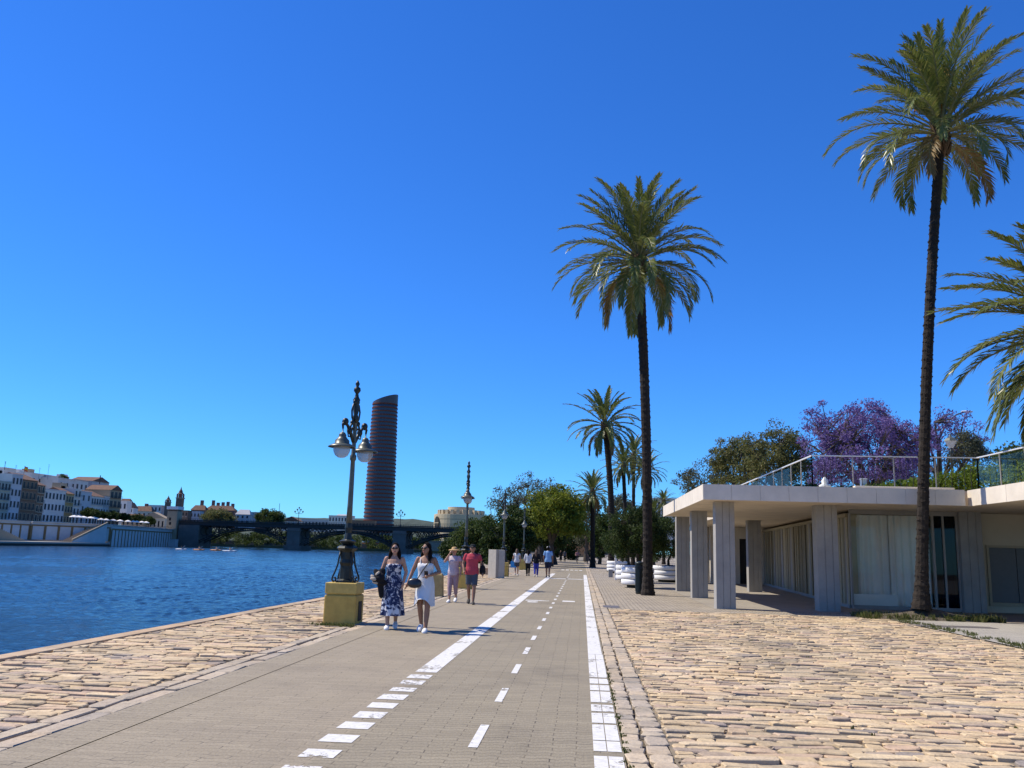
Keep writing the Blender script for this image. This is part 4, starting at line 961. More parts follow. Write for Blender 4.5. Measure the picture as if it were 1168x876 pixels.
# quay walls with ochre pilasters
def quay_wall(p0, p1, z0, z1, label, spacing, name='quay_wall', th=1.0, band=.82):
    (x0, y0), (x1, y1) = p0, p1; L_ = math.hypot(x1 - x0, y1 - y0); d = Vector(((x1 - x0) / L_, (y1 - y0) / L_, 0)); nrm = Vector((d.y, -d.x, 0)); a = math.atan2(d.y, d.x)
    root = thing(name, label, 'wall', (x0, y0, z0)); mid = Vector(((x0 + x1) / 2, (y0 + y1) / 2, 0))
    b = MB(); b.obox(mid + Vector((0, 0, (z0 + z1) / 2)) - nrm * th / 2, (L_, th, z1 - z0), a); b.build('face', m_wallw, root)
    b = MB(); zb = z0 + (z1 - z0) * band; b.obox(mid + nrm * .09 + Vector((0, 0, zb)), (L_, .18, .5), a)
    b.build('band', m_ochre, root)
    b = MB(); b.obox(mid + nrm * .02 + Vector((0, 0, z1 + .1)), (L_, th + .3, .2), a); b.build('coping', m_wallw, root)
    n = int(L_ / spacing)
    for k in range(n + 1):
        q = Vector((x0, y0, 0)) + d * (L_ * k / n); b = MB(); b.obox(q + nrm * .07 + Vector((0, 0, (z0 + zb - .26) / 2)), (.8, .14, zb - .26 - z0), a); b.build('pilaster', m_ochre, root)
    b = MB(); k = 0; u = 0
    while u < L_:
        q = Vector((x0, y0, 0)) + d * u; b.obox(q - nrm * .3 + Vector((0, 0, z1 + .7)), (.07, .07, 1.0), a); u += 1.6
    b.obox(mid - nrm * .3 + Vector((0, 0, z1 + 1.22)), (L_, .07, .07), a); b.build('railing', m_railm, root)
quay_wall((-181, 330), (-204, 430), WATER - .5, LB, 'white river wall with closely spaced ochre pilasters under the tree row', 4.6)
quay_wall((-199, 230), (-199, 306), .2, LB, 'white upper wall with an ochre band below the left houses', 5)
quay_wall((-198.5, 306.5), (-181.5, 329.5), .2, LB, 'white angled wall behind the stone steps', 4.7)
b = MB(); b.prism([(-3000, 150), (-168, 150), (-178.5, 312), (-181.2, 329), (-199.5, 329), (-199, 306), (-199, 200)], WATER - 1, -.35); structure(b.build('lower_landing', mat('landing_concrete', (.33, .31, .27))))
b = MB(); b.prism([(-167.8, 150), (-178.3, 312), (-181, 328.8), (-180.6, 328.8), (-177.9, 312), (-167.4, 150)], WATER - 1, -.9); structure(b.build('landing_edge', m_dark))
def steps(pa, pb, wd, label, n=20, rail=m_ochre):
    a, c = Vector(pa), Vector(pb); root = thing('stone_stairs', label, 'stairs', (a.x, a.y, a.z)); d = Vector((c.x - a.x, c.y - a.y, 0)); L_ = d.length; d.normalize(); nr = Vector((d.y, -d.x, 0)); ang = math.atan2(d.y, d.x)
    b = MB()
    for k in range(n):
        q = a.lerp(c, (k + .5) / n); b.obox((q.x, q.y, (q.z + a.z) / 2 - .2), (L_ / n, wd, q.z - a.z + .4), ang)
    b.build('steps', HW['tan'], root)
    b = MB(); q0, q1 = a + nr * (wd / 2 + .2), c + nr * (wd / 2 + .2)
    b.add([q0 + Vector((0, 0, -.3)), q1 + Vector((0, 0, -c.z + a.z - .3)), q1 + Vector((0, 0, .3)), q0 + Vector((0, 0, .3))], [(0, 1, 2, 3)], 0)
    b.tube([q0 + Vector((0, 0, .7)), q1 + Vector((0, 0, .7))], .38, 6, 1); b.build('parapet', [m_wallw, rail], root)
p0 = P(58, 617, X=-185); p1 = P(97, 600, X=-184)
steps((-184.8, 306, -.35), (-183.9, 327, LB), 4.5, 'sunlit stone stairs climbing right to the tree lined quay', rail=HW['tan'])
steps((-189, 287, -.35), (-187, 262, LB - 1), 4, 'stone stairs with an ochre parapet at the left edge, descending to the landing')

# round clipped trees and white parasols on the promenade
for i, (a_, c_, t_, b_) in enumerate(((92, 110, 581, 592), (110, 123, 584, 593), (121, 134, 585, 594), (133, 148, 586, 595.5), (147, 166, 586.5, 597.5), (163, 176, 588, 598))):
    pos = ['leftmost dense round tree above the white pilaster wall', 'second round promenade tree, low and dark', 'third promenade tree, merging with its neighbours', 'fourth promenade tree in the clipped row', 'widest round tree of the promenade row', 'last and smallest round tree near the bridge tower'][i]
    Y = 352 + i * 13; p = P((a_ + c_) / 2, 600, Y=Y); tree((p.x, Y, LB), (p.x, Y, P(100, (t_ + b_) / 2, Y=Y).z + .6), ((c_ - a_) * Y / 2000, (c_ - a_) * Y / 2000, (b_ - t_) * Y / 2400), pos, m_leaf_dark if i < 5 else m_leaf_mid, nclump=60, clump_r=1.1, nleaf=110, leaf=.32, trunk_r=.2, seed=50 + i, lower=-.9, hollow=.3, shell=.3, group='clipped trees along the far promenade')
m_canvas = mat('white_canvas', (.78, .77, .73), rough=.8, var=.04)
for i, px in enumerate((84, 89, 95, 103, 107, 115, 121, 129, 137, 146, 152, 156, 162, 167)):
    Y = 333 + (px - 84) * .78; p = P(px, 594, Y=Y); zt = LB + 2.9 + (.3 if px < 110 else 0); r = rnd(1.6, 2.4) if px < 110 else rnd(1.1, 1.7)
    root = thing('parasol', 'white canvas cafe parasol on the far promenade under the clipped trees', 'parasol', (p.x, Y, LB), group='white cafe parasols on the far promenade')
    b = MB(); b.tube([(p.x, Y, LB), (p.x, Y, zt)], .05, 5); b.build('pole', m_railm, root)
    b = MB(); b.lathe([(r, zt - .55), (r * .97, zt - .35), (r * .5, zt), (.03, zt + .25)], (p.x, Y, 0), 8); b.build('canopy', m_canvas, root)

# market hall, distant roofs (fronts facing down the river)
def block(px0, px1, pyt, pyb, Y, label, wall, roof='flat', cols=4, rows=2, name='house', depth=5, roofm=None, chim=0, group='roofs beyond the bridge head', cat='house', win=True):
    a, c = P(px0, pyb, Y=Y), P(px1, pyb, Y=Y); zt = P((px0 + px1) / 2, pyt, Y=Y).z; zb = min(a.z, c.z) - 2
    root = thing(name, label, cat, ((a.x + c.x) / 2, Y, zb), group=group)
    rh = min(3.0, (zt - zb) * .35) if roof != 'flat' else .4; ze = zt - rh
    b = MB(); b.box(a.x, c.x, Y, Y + depth, zb, ze); b.build('wall', HW[wall], root)
    b = MB(); xm = (a.x + c.x) / 2; k = .35 * (c.x - a.x)
    if roof == 'flat': b.box(a.x - .15, c.x + .15, Y - .15, Y + depth, ze + .003, zt)
    elif roof == 'hip': b.add([(a.x - .4, Y - .4, ze), (c.x + .4, Y - .4, ze), (c.x + .4, Y + depth, ze), (a.x - .4, Y + depth, ze), (xm - k, Y + depth / 2, zt), (xm + k, Y + depth / 2, zt)], [(0, 1, 5, 4), (1, 2, 5), (2, 3, 4, 5), (3, 0, 4)])
    else: b.add([(a.x - .3, Y - .4, ze), (c.x + .3, Y - .4, ze), (xm, Y - .4, zt), (a.x - .3, Y + depth, ze), (c.x + .3, Y + depth, ze), (xm, Y + depth, zt)], [(0, 2, 5, 3), (2, 1, 4, 5), (0, 1, 2), (3, 5, 4)])
    r = b.build('roof', roofm or (m_tile if roof != 'flat' else HW[wall]), root)
    for i in range(chim):
        x = a.x + (c.x - a.x) * (i + 1) / (chim + 1); b = MB(); b.box(x - .8, x + .8, Y + 4, Y + 5.5, zt - 1, zt + rnd(1.5, 3.4)); b.build('chimney', HW['brick'], r)
    if win:
        for rr in range(rows):
            for cc in range(cols):
                x = a.x + (c.x - a.x) * (cc + .5) / cols; z = zb + 2 + (ze - zb - 2) * (rr + .25) / rows; h = (ze - zb - 2) / rows * .5; wd = (c.x - a.x) / cols * .38
                b = MB(); b.box(x - wd / 2, x + wd / 2, Y - .05, Y - .003, z, z + h, 0); b.box(x - wd / 2 - .1, x + wd / 2 + .1, Y - .12, Y - .003, z - .15, z - .003, 1); b.build('window', [m_win, HW['white']], root)
    return root
block(133, 143, 571, 594, 455, 'white cubic house just right of the tan gabled house', 'white', cols=2)
block(142, 151, 573, 592, 470, 'white house with a red tiled roof near the round trees', 'white', 'gable', cols=2)
block(138, 163, 586, 600, 440, 'low tan market hall with a hipped roof', 'tan', 'hip', cols=5, rows=1)
block(160, 187, 584, 604, 447, 'long low cream market hall next to the bridge tower', 'cream', 'gable', cols=6, rows=1, roofm=HW['tan'])
block(150, 172, 577, 592, 500, 'pale yellow house rising behind the market halls', 'cream', 'hip', cols=4, rows=1, chim=1)
block(166, 183, 576, 592, 520, 'white terrace roof left of the little bell gable', 'white', cols=4)
block(134, 147, 568.5, 585, 560, 'dark distant roof with a wooded ridge behind the white cubic house', 'brown', 'hip', cols=2)
block(206, 213, 582, 598, 470, 'dark narrow house immediately right of the bridge tower', 'brown', cols=2)
block(212, 227, 583, 598, 480, 'blue-white house above the left end of the bridge', 'bluewhite', cols=4)
block(217, 233, 576, 592, 520, 'brown brick house with a tiled attic behind the blue-white one', 'brick', 'hip', cols=3, chim=1)
block(232, 266, 576.5, 598, 540, 'long red brick mansion with a row of chimneys', 'brick', 'hip', cols=8, chim=5)
block(268, 284, 581, 598, 520, 'grey house with a pyramid roof right of the olive tree', 'grey', 'hip', cols=3, roofm=HW['grey'])
block(280, 298, 584, 600, 545, 'low dark grey block behind the bridge parapet', 'grey', cols=4)
block(291, 304, 590, 602, 500, 'dark red house partly hidden by the rooftop tree', 'brick', cols=3)
block(321, 342, 589, 602, 560, 'low white house right of the dark green rooftop tree', 'white', 'gable', cols=4, rows=1)
block(343, 374, 592, 603, 640, 'long low pale building behind the bridge lamp', 'grey', cols=8, rows=1)
block(374, 402, 588, 604, 640, 'white arcaded building left of the round glass skyscraper', 'white', 'flat', cols=8, rows=2)
block(383, 396, 586.5, 589, 645, 'grey dome-like penthouse on top of the arcaded building', 'grey', 'hip', cols=4, rows=1, roofm=HW['grey'], win=False)
block(398, 427, 593.5, 606, 620, 'dark flat block at the foot of the skyscraper', 'brown', 'flat', cols=8, rows=1)
ptree(232, 270, 582, 601, 470, 'olive brown tree between the bridge and the brick mansion', m_leaf_brown, z0=6, nclump=80, clump_r=2.6, nleaf=110, leaf=.55, trunk_r=.5, seed=71, lower=-.9)
ptree(293, 322, 579.5, 602, 480, 'dark green round tree above the bridge parapet', m_leaf_mid, z0=6, nclump=80, clump_r=2.4, nleaf=140, leaf=.5, trunk_r=.5, seed=72, lower=-.9)
# chapel tower at the bridge head
p = P(196, 620, Y=436); x0, x1 = P(187.5, 620, Y=428).x, P(199, 620, Y=428).x; zt = P(196, 577.5, Y=428).z; zr = P(196, 583, Y=428).z
ct = thing('bridge_tower', 'square tan chapel tower with a bright white terrace top at the bridge head', 'tower', ((x0 + x1) / 2, 428, WATER))
b = MB(); b.box(x0, x1, 428, 433.5, WATER - 1, zr); b.build('shaft', HW['tan'], ct)
b = MB(); b.box(x0 + .3, x1 - .3, 428.4, 433, zr, zt - 1.5); b.build('belvedere', HW['brown'], ct)
b = MB(); b.box(x0 - .4, x1 + .4, 427.5, 434, zt - 1.5, zt); b.build('terrace', m_whitec, ct)
for px, py in ((194, 592), (194, 597)):
    q = P(px, py, Y=428); b = MB(); b.box(q.x - .5, q.x + .5, 427.9, 427.997, q.z - .7, q.z + .7); b.build('window', m_win, ct)
q = P(193.5, 612, Y=428); b = MB(); b.box(q.x - 1.7, q.x + 1, 427.88, 427.997, WATER, q.z + 3); b.build('doorway', m_dark, ct)
b = MB(); q = P(197, 620, Y=425); b.box(q.x - 1.5, q.x + 1.8, 424, 427, WATER - 1, WATER + 3.4); tag(b.build('boat_shed', HW['bluewhite'], loc=(q.x, 425.5, WATER)), 'tiny white shed at the waterline below the bridge tower', 'shed')
# church belfry and little bell gable
def belfry(px, pyt, pyb, Y, r, label, name):
    p = P(px, pyb, Y=Y); zt = P(px, pyt, Y=Y).z; h = zt - p.z; root = thing(name, label, 'tower', p)
    b = MB(); b.box(p.x - r, p.x + r, Y - r, Y + r, p.z - 6, p.z + h * .45); b.build('shaft', HW['brown'], root)
    b = MB(); b.box(p.x - r * 1.2, p.x + r * 1.2, Y - r * 1.2, Y + r * 1.2, p.z + h * .452, p.z + h * .49); b.build('cornice', HW['tan'], root)
    b = MB(); 
    for sx in (-1, 1):
        for sy in (-1, 1): b.box(p.x + sx * r * .75 - r * .22, p.x + sx * r * .75 + r * .22, Y + sy * r * .75 - r * .22, Y + sy * r * .75 + r * .22, p.z + h * .492, p.z + h * .66)
    b.box(p.x - r * .4, p.x + r * .4, Y - r * .4, Y + r * .4, p.z + h * .492, p.z + h * .66); b.build('bell_stage', HW['brick'], root)
    b = MB(); b.lathe([(r * 1.2, h * .662), (r * .75, h * .72), (r * .6, h * .80), (r * .25, h * .88), (r * .12, h * .95), (r * .04, h)], (p.x, Y, p.z), 8); b.build('spire', m_tile, root)
belfry(204.5, 555, 580, 560, 1.9, 'dark church belfry with a pointed spire behind the bridge tower', 'church_tower')
belfry(191, 565, 580, 520, 1.3, 'small bell turret left of the church belfry', 'bell_turret')

# ================================================================== BRIDGE
m_iron2 = mat('bridge_iron', (.028, .026, .024), rough=.6, var=.2, scale=.4)
m_pier = mat('bridge_stone', (.13, .115, .10), rough=.9, var=.2, scale=.3)
BY0, BY1 = 430.0, 444.0
zd = P(337, 597.5, Y=BY0).z; zu = zd - 2.0
br = thing('iron_bridge', 'dark iron arch bridge with ring filled spandrels and stone piers across the river', 'bridge', (-120, BY0, WATER))
xl = P(206, 600, Y=BY0).x; PX = [P(336, 600, Y=BY0).x, P(456.5, 600, Y=BY0).x]; xr = PX[1] + (PX[1] - PX[0])
b = MB(); b.box(xl - 1, xr + 30, BY0, BY1, zu, zd - .3); b.box(xl - 1, xr + 30, BY0 - .5, BY1 + .5, zd - .29, zd); b.build('deck', m_iron2, br)
b = MB(); x = xl - 1
while x < xr + 30: b.box(x - .06, x + .06, BY0 - .3, BY0 - .2, zd, zd + 1.1); x += 1.2
b.box(xl - 1, xr + 30, BY0 - .32, BY0 - .18, zd + 1.1, zd + 1.22); b.box(xl - 1, xr + 30, BY0 - .3, BY0 - .2, zd + .1, zd + .6); b.build('parapet', m_iron2, br)
for x in PX + [xr]:
    b = MB(); b.box(x - 3.2, x + 3.2, BY0 - 1.0, BY1 + 1.0, WATER - 1, zu - .003); b.box(x - 4.2, x + 4.2, BY0 - 2.2, BY1 + 2.2, WATER - 1, WATER + 2.0); b.box(x - 3.6, x + 3.6, BY0 - 1.3, BY1 + 1.3, zu - 1.6, zu - .9); b.build('pier', m_pier, br)
b = MB(); b.box(xl - .5, xl + 10, BY0 - 1, BY1 + 1, WATER - 1, zu - .003); b.build('abutment', m_pier, br)
spans = [(xl + 10, PX[0] - 3.2), (PX[0] + 3.2, PX[1] - 3.2), (PX[1] + 3.2, xr - 3.2)]
for (a_, c_) in spans:
    cx, hw = (a_ + c_) / 2, (c_ - a_) / 2; zs = WATER + 3.2; zc = zu - .5
    def za(x): return zs + (zc - zs) * (1 - ((x - cx) / hw) ** 2)
    for yy in (BY0 + .4, BY0 + 6.5, BY1 - .4):
        b = MB(); n = 40
        for i in range(n):
            xa_, xb_ = a_ + (c_ - a_) * i / n, a_ + (c_ - a_) * (i + 1) / n
            for dz, th in ((0, .45), (-1.1, .4)):
                b.add([(xa_, yy - .25, za(xa_) + dz - th), (xb_, yy - .25, za(xb_) + dz - th), (xb_, yy - .25, za(xb_) + dz), (xa_, yy - .25, za(xa_) + dz), (xa_, yy + .25, za(xa_) + dz - th), (xb_, yy + .25, za(xb_) + dz - th), (xb_, yy + .25, za(xb_) + dz), (xa_, yy + .25, za(xa_) + dz)],
                      [(0, 1, 2, 3), (5, 4, 7, 6), (3, 2, 6, 7), (1, 0, 4, 5)])
            b.tube([(xa_, yy, za(xa_) - .4), (xb_, yy, za(xb_) - 1.2)], .12, 4)
        b.build('arch', m_iron2, br)
        for s in (-1, 1):
            x = cx + s * hw; k = 0
            while k < 5:
                # largest circle that fits between arch and deck, marching inwards
                rr = max(.4, (zu - za(x - s * 2.2 * (1 - k * .12))) / 2 * .92)
                xc = x - s * rr
                rr = max(.35, (zu - za(xc)) / 2 * .9)
                if rr < .6: break
                b = MB(); b.torus((xc, yy, zu - rr - .05), rr - .16, .2, 'Y', 20, 6); b.build('spandrel_ring', m_iron2, br)
                x = xc - s * rr; k += 1
def bridge_lamp(px, label):
    p = P(px, 598, Y=BY0 + .8); root = thing('bridge_lamp', label, 'street lamp', (p.x, BY0 + .8, zd), group='lamps on the iron bridge'); b = MB()
    b.lathe([(.4, 0), (.3, 1), (.14, 1.3), (.12, 5.2)], (p.x, BY0 + .8, zd), 8); b.build('pole', m_iron2, root)
    for dx, dz in ((-2.0, 5.9), (-.9, 6.9), (.9, 6.9), (2.0, 5.9), (0, 7.8)):
        b = MB(); b.tube([(p.x, BY0 + .8, zd + 5.2), (p.x + dx * .7, BY0 + .8, zd + dz - .9), (p.x + dx, BY0 + .8, zd + dz - .3)], .09, 5); b.build('arm', m_iron2, root)
        b = MB(); b.lathe([(.16, 0), (.42, .6), (.3, .75), (.05, 1.0)], (p.x + dx, BY0 + .8, zd + dz - .35), 6); b.build('lantern', m_iron2, root)
bridge_lamp(340, 'branched lamp on the bridge above the first pier'); bridge_lamp(456.5, 'branched lamp on the bridge right of the skyscraper')

# far wooded bank seen under and above the bridge
random.seed(99); mb = MB()
for i in range(520):
    px = rnd(205, 570); Y = rnd(490, 540); p = P(px, 610, Y=Y); z = .2 + 6.5 * random.random() ** .8
    leaves(mb, Vector((p.x, Y, z)), rnd(1.4, 3.0), 90, .5)
tag(mb.build('riverside_wood', m_leaf_mid), 'dense green riverside wood seen under the bridge arches', 'wood', kind='stuff')
b = MB(); b.box(-330, 40, 545, 549, -2, 2.2); tag(b.build('embankment_wall', m_pier, loc=(-150, 547, 0)), 'dark embankment wall behind the riverside wood under the bridge', 'wall')
b = MB(); p = P(505, 614, Y=485); b.box(p.x - 8, p.x + 8, 485, 489, -.5, 4.6); b.box(p.x - 8.4, p.x + 8.4, 484.6, 489.4, 4.6, 5); tag(b.build('boathouse', HW['tan'], loc=(p.x, 487, 0)), 'low pale boathouse under the right arch of the bridge', 'boathouse')
# far hills
m_hill = mat('hill_scrub', (.045, .062, .045), rough=1, var=.35, scale=.02)
b = MB(); n = 60; prof = [(150, 604), (230, 600), (275, 594), (300, 590), (345, 590.5), (372, 591), (400, 591), (470, 592), (486, 593.5), (500, 597), (540, 603), (640, 612), (700, 618)]
top_, bot_, back_ = [], [], []
for i in range(n + 1):
    px = 150 + 550 * i / n
    for (pa, ya), (pb_, yb) in zip(prof, prof[1:]):
        if pa <= px <= pb_: py = ya + (yb - ya) * (px - pa) / (pb_ - pa)
    py += noise.noise(Vector((px * .11, 0, 0))) * 1.1
    t = P(px, py, Y=2400); top_.append((t.x, 2400, t.z)); bot_.append((t.x, 2000, -2)); back_.append((t.x * 1.3, 3200, -2))
b.ring_loft([bot_, [(x, 2150 + 30 * math.sin(x * .02), z * .5) for x, y, z in top_], top_, back_], 0, False, False, closed=False)
structure(b.build('hills', m_hill))

# ================================================================== SKYSCRAPER
TY = 1050; pb = P(431.5, 605, Y=TY); tpL, tpR = P(424.5, 461, Y=TY), P(453.5, 455, Y=TY); zb = 0
m_tred = mat('tower_louvre', (.15, .05, .035), spec=.05, rough=.9, var=.1, scale=.02); m_tgl = mat('tower_glass', (.045, .06, .085), rough=.3, var=.1, scale=.02, spec=.3)
tw = thing('skyscraper', 'tall rounded glass skyscraper with reddish floor bands and a slanted top', 'skyscraper', (pb.x, TY, 0))
NF = 38; ZT_ = tpL.z; RB = (P(449.3, 600, Y=TY).x - P(414.3, 600, Y=TY).x) / 2; RT = (tpR.x - tpL.x) / 2; cx0 = pb.x + .3; cx1 = (tpL.x + tpR.x) / 2
cxm = (cx0 + cx1) / 2
b = MB(); b2 = MB()
def ringpts(z, k=1.0):
    t = min(1, z / ZT_); r = (RB + (RT - RB) * t ** 1.6) * k
    return [(cxm + r * math.cos(2 * math.pi * i / 40), TY + r * math.sin(2 * math.pi * i / 40) * .95, z) for i in range(40)]
fh = ZT_ / NF
b.ring_loft([ringpts(k * fh, .965) for k in range(NF + 1)])
for k in range(1, NF + 1): b2.ring_loft([ringpts(k * fh - fh * .32), ringpts(k * fh)])
b.build('glass', m_tgl, tw, smooth=True); b2.build('louvres', m_tred, tw)
# slanted crown
b = MB(); r0 = ringpts(ZT_ + .05, .99); zr_ = tpR.z - tpL.z + 2
r1 = [(x, y, ZT_ + 1.0 + (x - (cxm - RT)) / (2 * RT) * (zr_ + 2)) for x, y, z in r0]
b.ring_loft([r0, r1], cap0=False); b.build('crown', mat('tower_crown', (.07, .06, .07), rough=.4), tw)
# round sandstone building on the right of the bridge
Y = 640; pl, pr = P(495, 600, Y=Y), P(556, 600, Y=Y); rd = (pr.x - pl.x) / 2; cx = (pl.x + pr.x) / 2; zt = P(505, 587, Y=Y).z; zm = P(525, 582, Y=Y).z
m_sand = mat('sand_render', (.50, .41, .26), rough=.85, var=.08, scale=.1)
rb = thing('round_building', 'round sandstone building with a big circular window and stepped roof', 'building', (cx, Y, 0))
b = MB(); zz_ = 0
for k in range(7): z0_, z1_ = zt * k / 7, zt * (k + 1) / 7; b.lathe([(rd, z0_ + .15), (rd, z1_ - .25), (rd - .5, z1_ - .2), (rd - .5, z1_ + .12)], (cx, Y, 0), 48, cap=(k == 6))
b.build('drum', m_sand, rb)
b = MB(); b.lathe([(rd * .8, zt), (rd * .8, zt + (zm - zt) * .6), (rd * .5, zt + (zm - zt) * .62), (rd * .5, zm + 2)], (cx, Y, 0), 32); 
for k in range(24): a = k * math.pi / 12; b.obox((cx + rd * .82 * math.cos(a), Y + rd * .82 * math.sin(a), zt + 1.6), (2.2, 2.2, 3.2), a)
b.build('roof_storey', m_sand, rb)
q = P(502, 597, Y=Y); a = math.acos(max(-1, min(1, (q.x - cx) / rd))); b = MB(); qx, qy = cx + (rd + .1) * math.cos(a), Y - (rd + .1) * math.sin(a)
b2 = [(qx + 3.0 * math.cos(u) * math.sin(a), qy + 3.0 * math.cos(u) * math.cos(a), q.z + 4.6 * math.sin(u)) for u in [2 * math.pi * i / 24 for i in range(24)]]
b.ring_loft([b2, [(x + .6 * math.cos(a), y - .6 * math.sin(a), z) for x, y, z in b2]]); b.build('round_window', m_dark, rb)
b = MB(); b.obox((qx + .7 * math.cos(a), qy - .7 * math.sin(a), q.z), (.3, 6, .5), -a); b.build('window_bar', m_sand, rb)
# white apartment block behind the palms
block(742, 775, 568, 612, 190, 'white apartment block with long balconies behind the small palms', 'white', 'flat', cols=5, rows=4, group=None, name='apartment_building', cat='building')

# paddlers on kayaks
m_hull = mat('kayak_hull', (.50, .20, .06), rough=.4); m_hull2 = mat('kayak_white', (.6, .6, .6), rough=.4); m_skin0 = mat('skin_far', (.42, .25, .17), rough=.6)
for px, py, mh, lab in ((207, 627, m_hull2, 'leftmost kayak on the river below the bridge tower'), (227, 627.5, m_hull, 'second kayak from the left on the river'), (246.5, 628, m_hull, 'third kayak from the left on the river'), (262, 629, m_hull2, 'longest white kayak, rightmost on the river')):
    p = P(px, py, Z=WATER + .05); b = MB(); L_ = 2.2 if px < 260 else 2.6
    b.tube([(p.x - L_, p.y, WATER + .30), (p.x - L_ * .6, p.y, WATER + .16), (p.x, p.y, WATER + .1), (p.x + L_ * .6, p.y, WATER + .16), (p.x + L_, p.y, WATER + .30)], [.03, .26, .36, .26, .03], 10)
    tag(b.build('kayak', mh, loc=(p.x, p.y, WATER), smooth=True), lab, 'kayak')
    b = MB(); z = WATER + .35; b.tube([(p.x, p.y, z), (p.x + .05, p.y, z + .35), (p.x, p.y, z + .62)], [.2, .22, .16], 10); b.ell((p.x, p.y, z + .86), (.12, .13, .15), 10, 8)
    b.tube([(p.x, p.y - .2, z + .58), (p.x + .3, p.y - .35, z + .35), (p.x + .5, p.y - .3, z + .5)], [.07, .055, .04], 6); b.tube([(p.x, p.y + .2, z + .58), (p.x + .3, p.y + .35, z + .4), (p.x + .5, p.y + .3, z + .55)], [.07, .055, .04], 6)
    b.tube([(p.x + .1, p.y, z), (p.x + .6, p.y - .1, z + .22), (p.x + 1.0, p.y - .1, z - .02)], [.12, .09, .06], 8)
    tag(b.build('person', m_skin0 if px > 220 else m_railm, loc=(p.x, p.y, z), smooth=True), {207: 'dark clad paddler sitting in the leftmost kayak', 227: 'paddler in the second kayak from the left', 246.5: 'paddler in the third kayak from the left', 262: 'paddler sitting in the rightmost white kayak'}[px], 'person')
    b = MB(); b.tube([(p.x + .45, p.y - 1.1, z + .15), (p.x + .45, p.y + 1.1, z + .9)], .025, 5); b.obox((p.x + .45, p.y - 1.2, z + .12), (.05, .4, .18), 0); b.obox((p.x + .45, p.y + 1.2, z + .93), (.05, .4, .18), 0)
    tag(b.build('paddle', m_hull2, loc=(p.x, p.y, z)), {207: 'paddle held in the leftmost kayak', 227: 'paddle held in the second kayak from the left', 246.5: 'paddle held in the third kayak from the left', 262: 'paddle held in the rightmost white kayak'}[px], 'paddle')
# ================================================================== PEOPLE
m_skin = mat('skin', (.46, .26, .17), rough=.55, var=.06, scale=8); m_skin2 = mat('tanned_skin', (.30, .155, .095), rough=.55, var=.06, scale=8)
m_hair = mat('dark_hair', (.010, .007, .006), rough=.85, var=.4, scale=30, spec=.08); m_hair2 = mat('brown_hair', (.09, .05, .025), rough=.55, var=.3, scale=30)
m_lips = mat('lips', (.36, .10, .09), rough=.5); m_eye = mat('eye_dark', (.02, .015, .012), rough=.2)
m_sneaker = mat('white_shoe', (.74, .74, .72), rough=.6, var=.05); m_shoe = mat('dark_shoe', (.04, .035, .03), rough=.7)
def cloth(name, col, var=.12): return mat(name, col, rough=.9, var=var, scale=9, bump=.35, bscale=18, spec=.15)
def floral():
    m, nt, out = new_mat('floral_cloth'); L = nt.links.new
    tc = node(nt, 'ShaderNodeTexCoord'); n1 = node(nt, 'ShaderNodeTexNoise', Scale=8.5, Detail=3.0, Roughness=.6); n1.inputs['Distortion'].default_value = 1.2; L(tc.outputs['Object'], n1.inputs['Vector'])
    c = ramp(nt, n1.outputs['Fac'], [(.42, (.58, .60, .64)), (.46, (.14, .17, .26)), (.50, (.022, .034, .09))])
    b = node(nt, 'ShaderNodeBsdfPrincipled', Roughness=.85); b.inputs['Specular IOR Level'].default_value = .15; L(c, b.inputs['Base Color']); L(b.outputs[0], out.inputs['Surface']); return m
m_floral = floral()
DG = bpy.context.evaluated_depsgraph_get
def blob(mb, name, mt, parent, vox=.012, smooth=2):
    """union of overlapping limb shapes remeshed into ONE continuous skin"""
    me = bpy.data.meshes.new('tmp'); me.from_pydata(mb.v, [], mb.f)
    bm = bmesh.new(); bm.from_mesh(me); bmesh.ops.recalc_face_normals(bm, faces=bm.faces); bm.to_mesh(me); bm.free()
    o = bpy.data.objects.new('tmp', me); COL.objects.link(o)
    r = o.modifiers.new('r', 'REMESH'); r.mode = 'VOXEL'; r.voxel_size = vox; r.use_smooth_shade = True
    if smooth: s = o.modifiers.new('s', 'SMOOTH'); s.iterations = smooth; s.factor = .5
    dg = DG(); dg.update(); m2 = bpy.data.meshes.new_from_object(o.evaluated_get(dg)); bpy.data.objects.remove(o)
    m2.name = name; m2.materials.clear(); m2.materials.append(mt)
    m2.polygons.foreach_set('use_smooth', [True] * len(m2.polygons))
    q = bpy.data.objects.new(name, m2); COL.objects.link(q); q.parent = parent; return q
def cap(mb, a, ra, c, rc, n=10, flat=False):
    a, c = Vector(a), Vector(c); d = (c - a).normalized()
    if flat: mb.tube([a, a.lerp(c, .5), c], [ra, (ra + rc) / 2, rc], n); return
    mb.tube([a - d * ra * .95, a - d * ra * .6, a, a.lerp(c, .5), c, c + d * rc * .6, c + d * rc * .95], [ra * .3, ra * .8, ra, (ra + rc) / 2, rc, rc * .8, rc * .3], n)
def torso(mb, rows, n=18):
    mb.ring_loft([[(xo + rx * math.cos(2 * math.pi * k / n), yo + ry * math.sin(2 * math.pi * k / n), z) for k in range(n)] for z, rx, ry, xo, yo in rows])
